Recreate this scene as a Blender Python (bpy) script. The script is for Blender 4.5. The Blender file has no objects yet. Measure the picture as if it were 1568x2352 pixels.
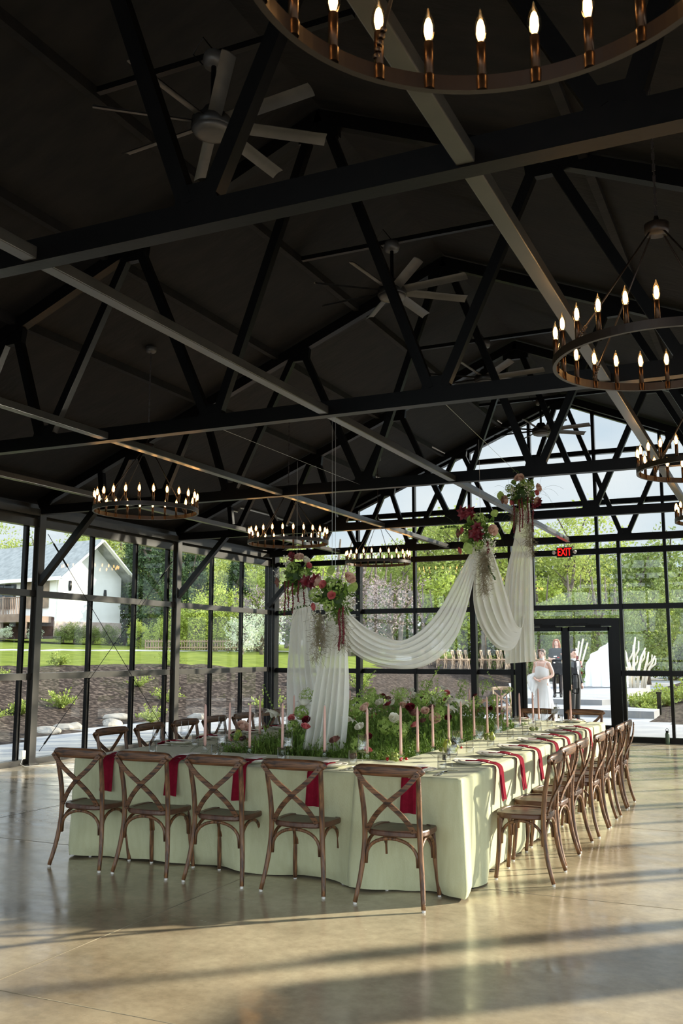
import bpy, bmesh, math, random
from math import sin, cos, pi, radians, sqrt, atan2
from mathutils import Vector, Matrix, noise
R = random.Random(7)
S = bpy.context.scene
COL = S.collection
# ------------------------------------------------------------------ camera
cam_d = bpy.data.cameras.new('camera'); cam = bpy.data.objects.new('camera', cam_d); COL.objects.link(cam)
S.camera = cam
cam_d.sensor_fit = 'VERTICAL'; cam_d.sensor_height = 36.0; cam_d.lens = 2170.0 / 2352.0 * 36.0
cam_d.clip_end = 400; cam_d.clip_start = 0.05
cam.location = (0, 0, 1.60)
cam.rotation_euler = (radians(90 + 8.492), 0, radians(24.632))
cam_d.dof.use_dof = True; cam_d.dof.focus_distance = 8.0; cam_d.dof.aperture_fstop = 8.0
# ------------------------------------------------------------------ exposure
S.view_settings.view_transform = 'Standard'; S.view_settings.look = 'None'
S.view_settings.gamma = 1.0; S.view_settings.use_curve_mapping = False
S.view_settings.exposure = 1.6
# ------------------------------------------------------------------ sky
W = bpy.data.worlds.new('sky'); S.world = W; W.use_nodes = True
nt = W.node_tree; nt.nodes.clear()
wo = nt.nodes.new('ShaderNodeOutputWorld'); bg = nt.nodes.new('ShaderNodeBackground')
tc = nt.nodes.new('ShaderNodeTexCoord'); sp = nt.nodes.new('ShaderNodeSeparateXYZ')
nt.links.new(tc.outputs['Generated'], sp.inputs[0])
gr = nt.nodes.new('ShaderNodeValToRGB'); nt.links.new(sp.outputs['Z'], gr.inputs[0])
gr.color_ramp.elements[0].position = 0.0; gr.color_ramp.elements[0].color = (0.66, 0.78, 0.86, 1)
gr.color_ramp.elements[1].position = 0.7; gr.color_ramp.elements[1].color = (0.26, 0.42, 0.68, 1)
mp = nt.nodes.new('ShaderNodeMapping'); mp.inputs['Scale'].default_value = (1.6, 1.6, 5.0)
nt.links.new(tc.outputs['Generated'], mp.inputs[0])
nz = nt.nodes.new('ShaderNodeTexNoise'); nz.inputs['Scale'].default_value = 1.7; nz.inputs['Detail'].default_value = 7
nt.links.new(mp.outputs[0], nz.inputs[0])
cr = nt.nodes.new('ShaderNodeValToRGB'); cr.color_ramp.elements[0].position = 0.36; cr.color_ramp.elements[1].position = 0.62
nt.links.new(nz.outputs[0], cr.inputs[0])
mx = nt.nodes.new('ShaderNodeMix'); mx.data_type = 'RGBA'
nt.links.new(cr.outputs[0], mx.inputs[0]); nt.links.new(gr.outputs[0], mx.inputs[6]); mx.inputs[7].default_value = (0.83, 0.87, 0.91, 1)
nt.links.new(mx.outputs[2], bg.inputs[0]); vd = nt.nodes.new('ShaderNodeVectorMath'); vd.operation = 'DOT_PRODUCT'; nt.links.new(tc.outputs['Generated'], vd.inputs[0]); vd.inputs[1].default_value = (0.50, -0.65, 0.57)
gl = nt.nodes.new('ShaderNodeMapRange'); gl.inputs['From Min'].default_value = -0.25; gl.inputs['From Max'].default_value = 0.9; gl.inputs['To Min'].default_value = 0.38; gl.inputs['To Max'].default_value = 1.7  # sky brightened behind the camera, an added fill for the table front
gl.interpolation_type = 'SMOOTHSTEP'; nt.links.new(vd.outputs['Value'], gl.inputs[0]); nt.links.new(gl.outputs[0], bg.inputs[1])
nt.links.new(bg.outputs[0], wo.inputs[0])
# ------------------------------------------------------------------ sun
sd = bpy.data.lights.new('sun', 'SUN'); sun = bpy.data.objects.new('sun', sd); COL.objects.link(sun)
sd.energy = 4.4; sd.angle = radians(1.2); sd.color = (1.0, 0.90, 0.74)
SE, SA = radians(18.5), radians(41.5)
to_sun = Vector((cos(SA) * cos(SE), sin(SA) * cos(SE), sin(SE)))
sun.rotation_euler = to_sun.to_track_quat('Z', 'Y').to_euler()
sun.location = (20, 20, 20)

# ================================================================== helpers
def srgb(c):
    return tuple((x / 255 / 12.92) if x / 255 <= 0.04045 else ((x / 255 + 0.055) / 1.055) ** 2.4 for x in c) + (1,)

def mat(name, c, rough=0.6, metal=0.0, c2=None, scale=8.0, bump=0.0, bscale=60, spec=0.5, stretch=None, coat=0.0, trans=0.0, detail=5.0, sheen=0.0, lo=0.35, hi=0.65):
    """procedural principled: colour c varied towards c2 by noise in object space"""
    m = bpy.data.materials.new(name); m.use_nodes = True
    n = m.node_tree.nodes; l = m.node_tree.links; b = n['Principled BSDF']
    b.inputs['Base Color'].default_value = srgb(c); b.inputs['Roughness'].default_value = rough
    b.inputs['Metallic'].default_value = metal; b.inputs['Specular IOR Level'].default_value = spec
    b.inputs['Coat Weight'].default_value = coat; b.inputs['Sheen Weight'].default_value = sheen
    t = n.new('ShaderNodeTexCoord'); g = n.new('ShaderNodeMapping'); l.new(t.outputs['Object'], g.inputs[0])
    if stretch: g.inputs['Scale'].default_value = stretch
    q = n.new('ShaderNodeTexNoise'); q.inputs['Scale'].default_value = scale; q.inputs['Detail'].default_value = detail
    l.new(g.outputs[0], q.inputs[0])
    r = n.new('ShaderNodeValToRGB'); r.color_ramp.elements[0].position = lo; r.color_ramp.elements[1].position = hi
    r.color_ramp.elements[0].color = srgb(c); r.color_ramp.elements[1].color = srgb(c2 or tuple(min(255, x * 1.08) for x in c))
    l.new(q.outputs[0], r.inputs[0]); l.new(r.outputs[0], b.inputs['Base Color'])
    if bump:
        q2 = n.new('ShaderNodeTexNoise'); q2.inputs['Scale'].default_value = bscale; q2.inputs['Detail'].default_value = 3
        l.new(g.outputs[0], q2.inputs[0])
        bp = n.new('ShaderNodeBump'); bp.inputs['Strength'].default_value = bump; bp.inputs['Distance'].default_value = 0.01
        l.new(q2.outputs[0], bp.inputs['Height']); l.new(bp.outputs[0], b.inputs['Normal'])
    if trans:
        tr = n.new('ShaderNodeBsdfTranslucent'); l.new(r.outputs[0], tr.inputs[0])
        ms = n.new('ShaderNodeMixShader'); ms.inputs[0].default_value = trans
        l.new(b.outputs[0], ms.inputs[1]); l.new(tr.outputs[0], ms.inputs[2]); l.new(ms.outputs[0], n['Material Output'].inputs[0])
    return m

def emit(name, c, s):
    m = bpy.data.materials.new(name); m.use_nodes = True; n = m.node_tree.nodes; n.clear()
    e = n.new('ShaderNodeEmission'); e.inputs[0].default_value = srgb(c); e.inputs[1].default_value = s
    o = n.new('ShaderNodeOutputMaterial'); m.node_tree.links.new(e.outputs[0], o.inputs[0]); return m

def glassy(name, tint=(1, 1, 1, 1), ior=1.45, k=1.0, rough=0.0, edge=0):
    m = bpy.data.materials.new(name); m.use_nodes = True; n = m.node_tree.nodes; l = m.node_tree.links; n.clear()
    t = n.new('ShaderNodeBsdfTransparent'); t.inputs[0].default_value = tint
    g = n.new('ShaderNodeBsdfGlossy'); g.inputs['Roughness'].default_value = rough
    f0 = ((ior - 1) / (ior + 1)) ** 2 * k
    lw = n.new('ShaderNodeLayerWeight'); lw.inputs[0].default_value = 0.5
    pw = n.new('ShaderNodeMath'); pw.operation = 'POWER'; pw.inputs[1].default_value = 5; l.new(lw.outputs['Facing'], pw.inputs[0])
    mu = n.new('ShaderNodeMath'); mu.operation = 'MULTIPLY_ADD'; mu.inputs[1].default_value = (1 - f0) * 0.9; mu.inputs[2].default_value = f0; l.new(pw.outputs[0], mu.inputs[0])
    if edge:
        er = n.new('ShaderNodeValToRGB'); er.color_ramp.elements[0].position = 0.45; er.color_ramp.elements[0].color = tint; er.color_ramp.elements[1].position = 1.0; er.color_ramp.elements[1].color = (edge, edge, edge, 1)
        l.new(lw.outputs['Facing'], er.inputs[0]); l.new(er.outputs[0], t.inputs[0])
    s = n.new('ShaderNodeMixShader'); o = n.new('ShaderNodeOutputMaterial')
    l.new(mu.outputs[0], s.inputs[0]); l.new(t.outputs[0], s.inputs[1]); l.new(g.outputs[0], s.inputs[2]); l.new(s.outputs[0], o.inputs[0])
    return m

def sheer_mat(name):
    m = bpy.data.materials.new(name); m.use_nodes = True; n = m.node_tree.nodes; l = m.node_tree.links; n.clear()
    t = n.new('ShaderNodeBsdfTransparent'); d = n.new('ShaderNodeBsdfDiffuse'); tr = n.new('ShaderNodeBsdfTranslucent')
    d.inputs[0].default_value = srgb((250, 249, 243)); tr.inputs[0].default_value = srgb((252, 251, 244))
    a = n.new('ShaderNodeMixShader'); a.inputs[0].default_value = 0.45; l.new(d.outputs[0], a.inputs[1]); l.new(tr.outputs[0], a.inputs[2])
    lw = n.new('ShaderNodeLayerWeight'); lw.inputs[0].default_value = 0.35
    mr = n.new('ShaderNodeMapRange'); mr.inputs['To Min'].default_value = 0.80; mr.inputs['To Max'].default_value = 1.0
    l.new(lw.outputs['Facing'], mr.inputs[0])
    b = n.new('ShaderNodeMixShader'); l.new(mr.outputs[0], b.inputs[0]); l.new(t.outputs[0], b.inputs[1]); l.new(a.outputs[0], b.inputs[2])
    o = n.new('ShaderNodeOutputMaterial'); l.new(b.outputs[0], o.inputs[0]); return m

def link(o, parent=None):
    COL.objects.link(o)
    if parent is not None: o.parent = parent
    return o

class MB:
    def __init__(s): s.v = []; s.f = []; s.m = []; s.k = 0
    def add(s, vs, fs, M=None):
        b = len(s.v)
        s.v += [tuple(M @ Vector(p)) if M else tuple(p) for p in vs]
        s.f += [tuple(b + i for i in f) for f in fs]; s.m += [s.k] * len(fs); return s
    def box(s, c, d, M=None):
        x, y, z = c; a, b, e = d[0] / 2, d[1] / 2, d[2] / 2
        vs = [(x + i * a, y + j * b, z + k * e) for i in (-1, 1) for j in (-1, 1) for k in (-1, 1)]
        return s.add(vs, [(0, 1, 3, 2), (4, 6, 7, 5), (0, 4, 5, 1), (2, 3, 7, 6), (0, 2, 6, 4), (1, 5, 7, 3)], M)
    def bar(s, p, q, w, h, up=(0, 0, 1)):
        p, q = Vector(p), Vector(q); d = (q - p); L = d.length; d.normalize()
        u = Vector(up); x = d.cross(u)
        if x.length < 1e-4: x = d.cross(Vector((1, 0, 0)))
        x.normalize(); y = x.cross(d)
        M = Matrix((x, y, d)).transposed().to_4x4(); M.translation = (p + q) / 2
        return s.box((0, 0, 0), (w, h, L), M)
    def tube(s, pts, r, seg=8, cap=True, sq=1.0):
        pts = [Vector(p) for p in pts]; n = len(pts)
        rr = r if isinstance(r, (list, tuple)) else [r] * n
        b = len(s.v); T0 = (pts[1] - pts[0]).normalized()
        u = T0.cross(Vector((0, 0, 1)));
        if u.length < 1e-3: u = Vector((1, 0, 0))
        u.normalize(); vs = []
        for i, p in enumerate(pts):
            T = (pts[min(i + 1, n - 1)] - pts[max(i - 1, 0)]).normalized()
            u = (u - T * u.dot(T)); u = u.normalized() if u.length > 1e-6 else Vector((1, 0, 0)); w = T.cross(u)
            for j in range(seg):
                a = 2 * pi * j / seg; vs.append(p + u * cos(a) * rr[i] + w * sin(a) * rr[i] * sq)
        fs = [(i * seg + j, i * seg + (j + 1) % seg, (i + 1) * seg + (j + 1) % seg, (i + 1) * seg + j) for i in range(n - 1) for j in range(seg)]
        if cap: fs += [tuple(range(seg))[::-1], tuple((n - 1) * seg + j for j in range(seg))]
        return s.add(vs, fs)
    def lathe(s, prof, seg=20, M=None, c=(0, 0, 0), wob=None):
        vs = []; n = len(prof)
        for i, (r, z) in enumerate(prof):
            for j in range(seg):
                a = 2 * pi * j / seg; k = 1 + (wob(i, a) if wob else 0)
                vs.append((c[0] + r * k * cos(a), c[1] + r * k * sin(a), c[2] + z))
        fs = [(i * seg + j, i * seg + (j + 1) % seg, (i + 1) * seg + (j + 1) % seg, (i + 1) * seg + j) for i in range(n - 1) for j in range(seg)]
        return s.add(vs, fs, M)
    def ell(s, c, r, seg=12, rings=8, M=None):
        if not isinstance(r, (list, tuple)): r = (r, r, r)
        vs = []; 
        for i in range(rings + 1):
            t = pi * i / rings
            for j in range(seg):
                a = 2 * pi * j / seg; vs.append((c[0] + r[0] * sin(t) * cos(a), c[1] + r[1] * sin(t) * sin(a), c[2] + r[2] * cos(t)))
        fs = [(i * seg + j, (i + 1) * seg + j, (i + 1) * seg + (j + 1) % seg, i * seg + (j + 1) % seg) for i in range(rings) for j in range(seg)]
        return s.add(vs, fs, M)
    def grid(s, fn, nu, nv, M=None, wrap=False):
        vs = [fn(i / nu, j / nv) for i in range(nu + 1) for j in range(nv + 1)]
        fs = [(i * (nv + 1) + j, (i + 1) * (nv + 1) + j, (i + 1) * (nv + 1) + j + 1, i * (nv + 1) + j + 1) for i in range(nu) for j in range(nv)]
        return s.add(vs, fs, M)
    def prism(s, poly, y0, y1, M=None):
        """poly in xz, extruded along y"""
        n = len(poly); vs = [(x, y0, z) for x, z in poly] + [(x, y1, z) for x, z in poly]
        fs = [tuple(range(n)), tuple(range(2 * n - 1, n - 1, -1))] + [(i, i + n, (i + 1) % n + n, (i + 1) % n) for i in range(n)]
        return s.add(vs, fs, M)
    def mesh(s, name, mats, smooth=False):
        me = bpy.data.meshes.new(name); me.from_pydata(s.v, [], s.f)
        if not isinstance(mats, (list, tuple)): mats = [mats]
        for m in mats: me.materials.append(m)
        if len(mats) > 1: me.polygons.foreach_set('material_index', s.m)
        if smooth: me.polygons.foreach_set('use_smooth', [True] * len(me.polygons))
        me.update(); return me
    def build(s, name, mats, parent=None, smooth=False, loc=None, fix=False):
        me = s.mesh(name, mats, smooth)
        if fix:
            bm = bmesh.new(); bm.from_mesh(me); bmesh.ops.remove_doubles(bm, verts=bm.verts, dist=1e-5)
            bmesh.ops.recalc_face_normals(bm, faces=bm.faces); bm.to_mesh(me); bm.free()
        o = bpy.data.objects.new(name, me); link(o, parent)
        if loc is not None: o.location = loc
        return o

def bevel(o, w, seg=2):
    m = o.modifiers.new('bevel', 'BEVEL'); m.width = w; m.segments = seg; m.limit_method = 'ANGLE'; return o
def tag(o, label=None, cat=None, group=None, kind=None):
    if label: o['label'] = label
    if cat: o['category'] = cat
    if group: o['group'] = group
    if kind: o['kind'] = kind
    return o
def thing(name, loc=(0, 0, 0), rz=0.0):
    o = bpy.data.objects.new(name, None); COL.objects.link(o); o.location = loc; o.rotation_euler = (0, 0, rz)
    o.empty_display_size = 0.1; return o
KIDS = {}
def copy_tree(o, loc=None, rz=None, parent=None, scale=None):
    c = o.copy(); COL.objects.link(c); c.parent = parent
    if loc is not None: c.location = loc
    if rz is not None: c.rotation_euler = (0, 0, rz)
    if scale is not None: c.scale = scale if isinstance(scale, (tuple, list)) else (scale,) * 3
    if o.name not in KIDS: KIDS[o.name] = [x for x in bpy.data.objects if x.parent == o]
    for ch in KIDS[o.name]: copy_tree(ch, parent=c)
    return c
def interp(pts, t):
    """Catmull-Rom through pts, t 0..1"""
    n = len(pts) - 1; x = min(max(t, 0), 0.99999) * n; i = int(x); u = x - i
    P = [Vector(pts[min(max(i + k, 0), n)]) for k in (-1, 0, 1, 2)]
    return 0.5 * ((2 * P[1]) + (-P[0] + P[2]) * u + (2 * P[0] - 5 * P[1] + 4 * P[2] - P[3]) * u * u + (-P[0] + 3 * P[1] - 3 * P[2] + P[3]) * u ** 3)
def sm(a, b, x):
    t = min(max((x - a) / (b - a), 0), 1); return t * t * (3 - 2 * t)
def ordn(i): return ['first', 'second', 'third', 'fourth', 'fifth', 'sixth', 'seventh', 'eighth', 'ninth', 'tenth', 'eleventh', 'twelfth'][i]

# ================================================================== materials
STEEL = mat('black_painted_steel', (5, 5, 5), 0.36, 0.0, (9, 8, 8), 14, spec=0.15, bump=0.05, bscale=30)
STEEL2 = mat('black_mullion_steel', (10, 10, 10), 0.26, 0.0, (13, 12, 11), 6, spec=0.15)
CEIL = mat('black_ceiling_boards', (12, 10, 9), 0.75, 0.0, (25, 21, 18), 2.2, stretch=(0.35, 3.0, 3.0), spec=0.25, bump=0.5, bscale=6)
STEEL_LIT = mat('black_steel_lit_grey', (50, 48, 44), 0.28, 0.0, (60, 57, 52), 5, spec=0.5)  # black steel tinted grey, the light on its faces put into the colour
GLASS = glassy('window_glass', (0.95, 0.965, 0.955, 1), 1.42, 0.9)
CLOTH = mat('sage_green_tablecloth', (184, 184, 148), 0.85, 0.0, (191, 192, 157), 26, bump=0.25, bscale=240, spec=0.2, stretch=(1, 1, 0.25), sheen=0.15)
WOOD = mat('walnut_stained_wood', (56, 34, 20), 0.42, 0.0, (134, 94, 62), 26, stretch=(2.2, 2.2, 0.2), spec=0.45, bump=0.15, bscale=40)
WOODH = mat('walnut_rail_wood', (48, 29, 17), 0.42, 0.0, (120, 82, 54), 24, stretch=(0.2, 2.6, 3.0), spec=0.45, bump=0.15, bscale=40)
WOODS = mat('walnut_seat_wood', (56, 34, 24), 0.36, 0.0, (88, 58, 42), 6, stretch=(3, 0.4, 1), spec=0.5)
GLIDE = mat('nylon_glide', (200, 196, 190), 0.5)
NAPK = mat('burgundy_napkin_linen', (116, 18, 36), 0.9, 0.0, (126, 22, 42), 40, bump=0.2, bscale=200, spec=0.1)
PLATE = mat('stoneware_cream', (214, 208, 194), 0.25, 0.0, (226, 221, 208), 20)
PAPER = mat('menu_card_paper', (236, 232, 224), 0.8)
SILV = mat('brushed_silver', (196, 194, 188), 0.2, 1.0, (208, 206, 200), 40)
GOBL = glassy('clear_drinking_glass', (0.992, 0.993, 0.993, 1), 1.7, 1.2, edge=0.72)
WAX = mat('dusty_pink_wax', (214, 168, 154), 0.5, 0.0, (220, 176, 162), 10, spec=0.4)
WICK = mat('candle_wick', (60, 50, 40), 0.9)
BRONZE = mat('oil_rubbed_bronze', (58, 42, 30), 0.30, 0.8, (70, 52, 38), 6)
RINGM = mat('dark_bronze_ring', (38, 30, 25), 0.40, 0.3, (46, 36, 29), 6)
BULBG = glassy('bulb_clear_glass', (1.0, 0.90, 0.72, 1), 2.0, 1.5)
BULBE = emit('lit_filament', (255, 196, 128), 12.0)
FANM = mat('brushed_fan_blade', (72, 69, 66), 0.4, 0.3, (86, 82, 78), 5)
FANH = mat('fan_hub_black', (30, 29, 28), 0.4, 0.2)
SHEER = sheer_mat('sheer_white_chiffon')
WIRE = mat('galvanised_wire', (170, 168, 162), 0.35, 0.8)
LEAF = mat('leaf_green', (84, 114, 46), 0.5, 0.0, (130, 158, 72), 12, trans=0.3, spec=0.35)
LEAF2 = mat('deep_leaf_green', (42, 66, 26), 0.5, 0.0, (72, 98, 42), 12, trans=0.2, spec=0.35)
LIME = mat('lime_blossom_green', (150, 178, 84), 0.65, 0.0, (186, 206, 120), 30, trans=0.35)
GRASSB = mat('meadow_grass_blades', (76, 108, 42), 0.55, 0.0, (144, 170, 80), 3, trans=0.35)
WHITEP = mat('ivory_petals', (238, 234, 216), 0.6, 0.0, (246, 243, 230), 30, trans=0.35)
BLUSH = mat('blush_rose_petals', (226, 190, 172), 0.6, 0.0, (236, 208, 190), 30, trans=0.3)
PINK = mat('coral_pink_petals', (214, 106, 112), 0.6, 0.0, (232, 150, 146), 40, trans=0.3)
BURG = mat('burgundy_petals', (88, 14, 26), 0.55, 0.0, (120, 24, 38), 30, trans=0.2)
MAUVE = mat('dusty_mauve_petals', (142, 96, 88), 0.7, 0.0, (168, 120, 106), 40, trans=0.25)
MOSS = mat('spanish_moss', (120, 108, 84), 0.9, 0.0, (150, 138, 112), 30)
REDB = mat('red_berry_skin', (150, 20, 28), 0.3, 0.0, (190, 40, 44), 8)
FIGM = mat('dark_plum_skin', (52, 18, 28), 0.4, 0.0, (84, 30, 40), 8)
PEARM = mat('green_pear_skin', (150, 164, 58), 0.4, 0.0, (182, 186, 86), 10)

# ================================================================== the building
XL, XR, RX, YF, YB = -10.07, 2.93, -3.57, 18.13, -7.1
EAVE, RIDGE, SL = 3.72, 6.45, 0.42
def floor_mat():
    m = bpy.data.materials.new('polished_concrete'); m.use_nodes = True; n = m.node_tree.nodes; l = m.node_tree.links; b = n['Principled BSDF']
    t = n.new('ShaderNodeTexCoord')
    def noi(sc, det, rough=0.6, st=None):
        q = n.new('ShaderNodeTexNoise'); q.inputs['Scale'].default_value = sc; q.inputs['Detail'].default_value = det; q.inputs['Roughness'].default_value = rough
        if st:
            g = n.new('ShaderNodeMapping'); g.inputs['Scale'].default_value = st; g.inputs['Rotation'].default_value = (0, 0, 0.7); l.new(t.outputs['Object'], g.inputs[0]); l.new(g.outputs[0], q.inputs[0])
        else: l.new(t.outputs['Object'], q.inputs[0])
        return q
    a = noi(0.55, 9, 0.62); r = n.new('ShaderNodeValToRGB'); e = r.color_ramp.elements
    e[0].position = 0.36; e[0].color = srgb((138, 122, 98)); e[1].position = 0.64; e[1].color = srgb((208, 193, 163))
    l.new(a.outputs[0], r.inputs[0])
    c = noi(14, 8, 0.7); r2 = n.new('ShaderNodeValToRGB'); r2.color_ramp.elements[0].position = 0.3; r2.color_ramp.elements[0].color = (0.76, 0.76, 0.76, 1); r2.color_ramp.elements[1].position = 0.6; r2.color_ramp.elements[1].color = (1, 1, 1, 1)
    l.new(c.outputs[0], r2.inputs[0])
    mx = n.new('ShaderNodeMix'); mx.data_type = 'RGBA'; mx.blend_type = 'MULTIPLY'; mx.inputs[0].default_value = 1.0
    l.new(r.outputs[0], mx.inputs[6]); l.new(r2.outputs[0], mx.inputs[7]); l.new(mx.outputs[2], b.inputs['Base Color'])
    d = noi(1.6, 7, 0.7, (1, 3, 1)); r3 = n.new('ShaderNodeMapRange'); r3.inputs['From Min'].default_value = 0.35; r3.inputs['From Max'].default_value = 0.7
    r3.inputs['To Min'].default_value = 0.10; r3.inputs['To Max'].default_value = 0.30; l.new(d.outputs[0], r3.inputs[0]); l.new(r3.outputs[0], b.inputs['Roughness'])
    b.inputs['Specular IOR Level'].default_value = 0.8
    f = noi(2.2, 4); bp = n.new('ShaderNodeBump'); bp.inputs['Strength'].default_value = 0.10; bp.inputs['Distance'].default_value = 0.02
    l.new(f.outputs[0], bp.inputs['Height']); l.new(bp.outputs[0], b.inputs['Normal'])
    return m
b = MB(); b.box(((XL + XR) / 2, (YF + YB) / 2, -0.1), (XR - XL + 0.3, YF - YB + 0.3, 0.2))
fl = b.build('floor', floor_mat()); tag(fl, 'polished grey-brown concrete floor of the glass hall', 'floor', kind='structure')
JO = mat('saw_cut_joint', (168, 156, 130), 0.9, 0.0, (96, 88, 74), 1.2)
b = MB()
for x in (-7.06, -3.61, -0.16, 2.4): b.box((x, (YF + YB) / 2, 0.0006), (0.006, YF - YB, 0.001))
for y in (-2.0, 0.9, 3.70, 6.58, 9.36, 12.15, 15.0): b.box(((XL + XR) / 2, y, 0.0007), (XR - XL, 0.006, 0.001))
tag(b.build('trim_1', JO), 'thin straight control joints sawn across the concrete floor', 'floor joints', kind='structure')

# ceiling: two slopes with purlin ridges and boards
def roof(sgn, nm, lab):
    b = MB()
    x0, x1 = RX, RX + sgn * 6.95
    def z(x): return RIDGE + 0.16 - SL * abs(x - RX)
    poly = [(x0, z(x0)), (x1, z(x1)), (x1, z(x1) + 0.25), (x0, z(x0) + 0.25)]
    b.prism(poly, YB - 0.5, YF + 0.5)
    for k in range(1, 6):
        x = RX + sgn * (k * 1.19)
        b.box((x, (YB + YF) / 2, z(x) - 0.03), (0.07, YF - YB, 0.10))
    tag(b.build(nm, CEIL, fix=True), lab, 'ceiling', kind='structure')
roof(-1, 'ceiling', 'black sloping ceiling boards with lengthwise purlins, left side of the ridge')
roof(1, 'ceiling.001', 'black sloping ceiling boards with lengthwise purlins, right side of the ridge')
b = MB()
for k in range(9): x = XL + 0.1 + k * (XR - XL - 0.2) / 8; zz = RIDGE - SL * abs(x - RX); b.box((x, YB, zz / 2), (0.08, 0.1, zz))
for z in (0.05, 1.26, 2.475, 3.5): b.box(((XL + XR) / 2, YB, z), (XR - XL, 0.1, 0.09))
wb = b.build('wall_back', STEEL2); tag(wb, 'glass gable wall behind the camera', 'wall', kind='structure')
b = MB(); b.prism([(XL, 0.05), (XR, 0.05), (XR, EAVE), (RX, RIDGE), (XL, EAVE)], YB - 0.006, YB); b.build('window_pane', GLASS, wb, fix=True)

TB = [1.1, 3.1, 4.25, 5.18]; TT = [0, 2.05, 3.6, 4.7, 5.35]
def truss(Y, label):
    t = thing('roof_truss', (RX, Y, 3.65))
    b = MB(); b.box((0, 0, 0.07), (XR - XL - 0.24, 0.10, 0.13)); b.build('bottom_chord', STEEL, t)
    for s in (-1, 1):
        b = MB(); b.bar((s * -0.02, 0, RIDGE - 3.65 + 0.06), (s * 6.42, 0, RIDGE - 3.65 - SL * 6.42 + 0.06), 0.10, 0.13); b.build('top_chord', STEEL, t)
        for i in range(4):
            bx = s * TB[i]
            for tx in (TT[i], TT[i + 1]):
                tx *= s; d = 0.06 if abs(tx) > abs(bx) else -0.06
                b = MB(); b.bar((bx + s * d, 0, 0.14), (tx - s * d, 0, RIDGE - 3.65 - SL * abs(tx) + 0.0), 0.085, 0.075, up=(0, 1, 0)); b.build('web', STEEL, t)
            g = MB(); g.prism([(bx - 0.13, 0.13), (bx + 0.13, 0.13), (bx + 0.10, 0.24), (bx - 0.10, 0.24)], -0.035, 0.035); g.build('gusset_plate', STEEL, t)
        for i in (1, 2, 3):
            tx = s * TT[i]; zt = RIDGE - 3.65 - SL * abs(tx)
            g = MB(); g.prism([(tx - 0.14, zt - 0.12), (tx + 0.14, zt - 0.12), (tx + 0.16, zt + 0.04), (tx - 0.16, zt + 0.04)], -0.035, 0.035); g.build('gusset_plate', STEEL, t)
        k = MB(); k.bar((s * 6.40, 0, -1.06), (s * 5.36, 0, 0.03), 0.09, 0.09, up=(0, 1, 0)); k.build('knee_brace', STEEL, t)
    g = MB(); g.prism([(-0.2, 2.62), (0.2, 2.62), (0.2, 2.80), (-0.2, 2.80)], -0.035, 0.035); g.build('gusset_plate', STEEL, t)
    tag(t, label, 'roof truss', 'steel trusses across the hall')
for Y, l in ((3.7, 'black steel roof truss crossing the top of the view, nearest the camera'), (7.3, 'black steel roof truss, second from the camera, above the front of the table'),
             (10.9, 'black steel roof truss, third from the camera, carrying the highest hanging bouquet'), (14.5, 'black steel roof truss, second from the far glass gable'), (17.95, 'black steel roof truss against the far glass gable')):
    truss(Y, l)
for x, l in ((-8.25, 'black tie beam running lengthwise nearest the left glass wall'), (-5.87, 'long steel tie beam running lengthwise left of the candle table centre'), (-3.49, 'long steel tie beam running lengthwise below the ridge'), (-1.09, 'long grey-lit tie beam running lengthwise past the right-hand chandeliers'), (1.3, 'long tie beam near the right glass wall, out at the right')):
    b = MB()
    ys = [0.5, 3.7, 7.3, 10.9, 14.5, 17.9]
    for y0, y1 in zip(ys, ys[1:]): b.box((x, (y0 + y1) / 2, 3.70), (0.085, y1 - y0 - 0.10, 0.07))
    tag(bevel(b.build('tie_beam', STEEL_LIT), 0.006), l, 'steel beam', 'lengthwise tie beams')

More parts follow.
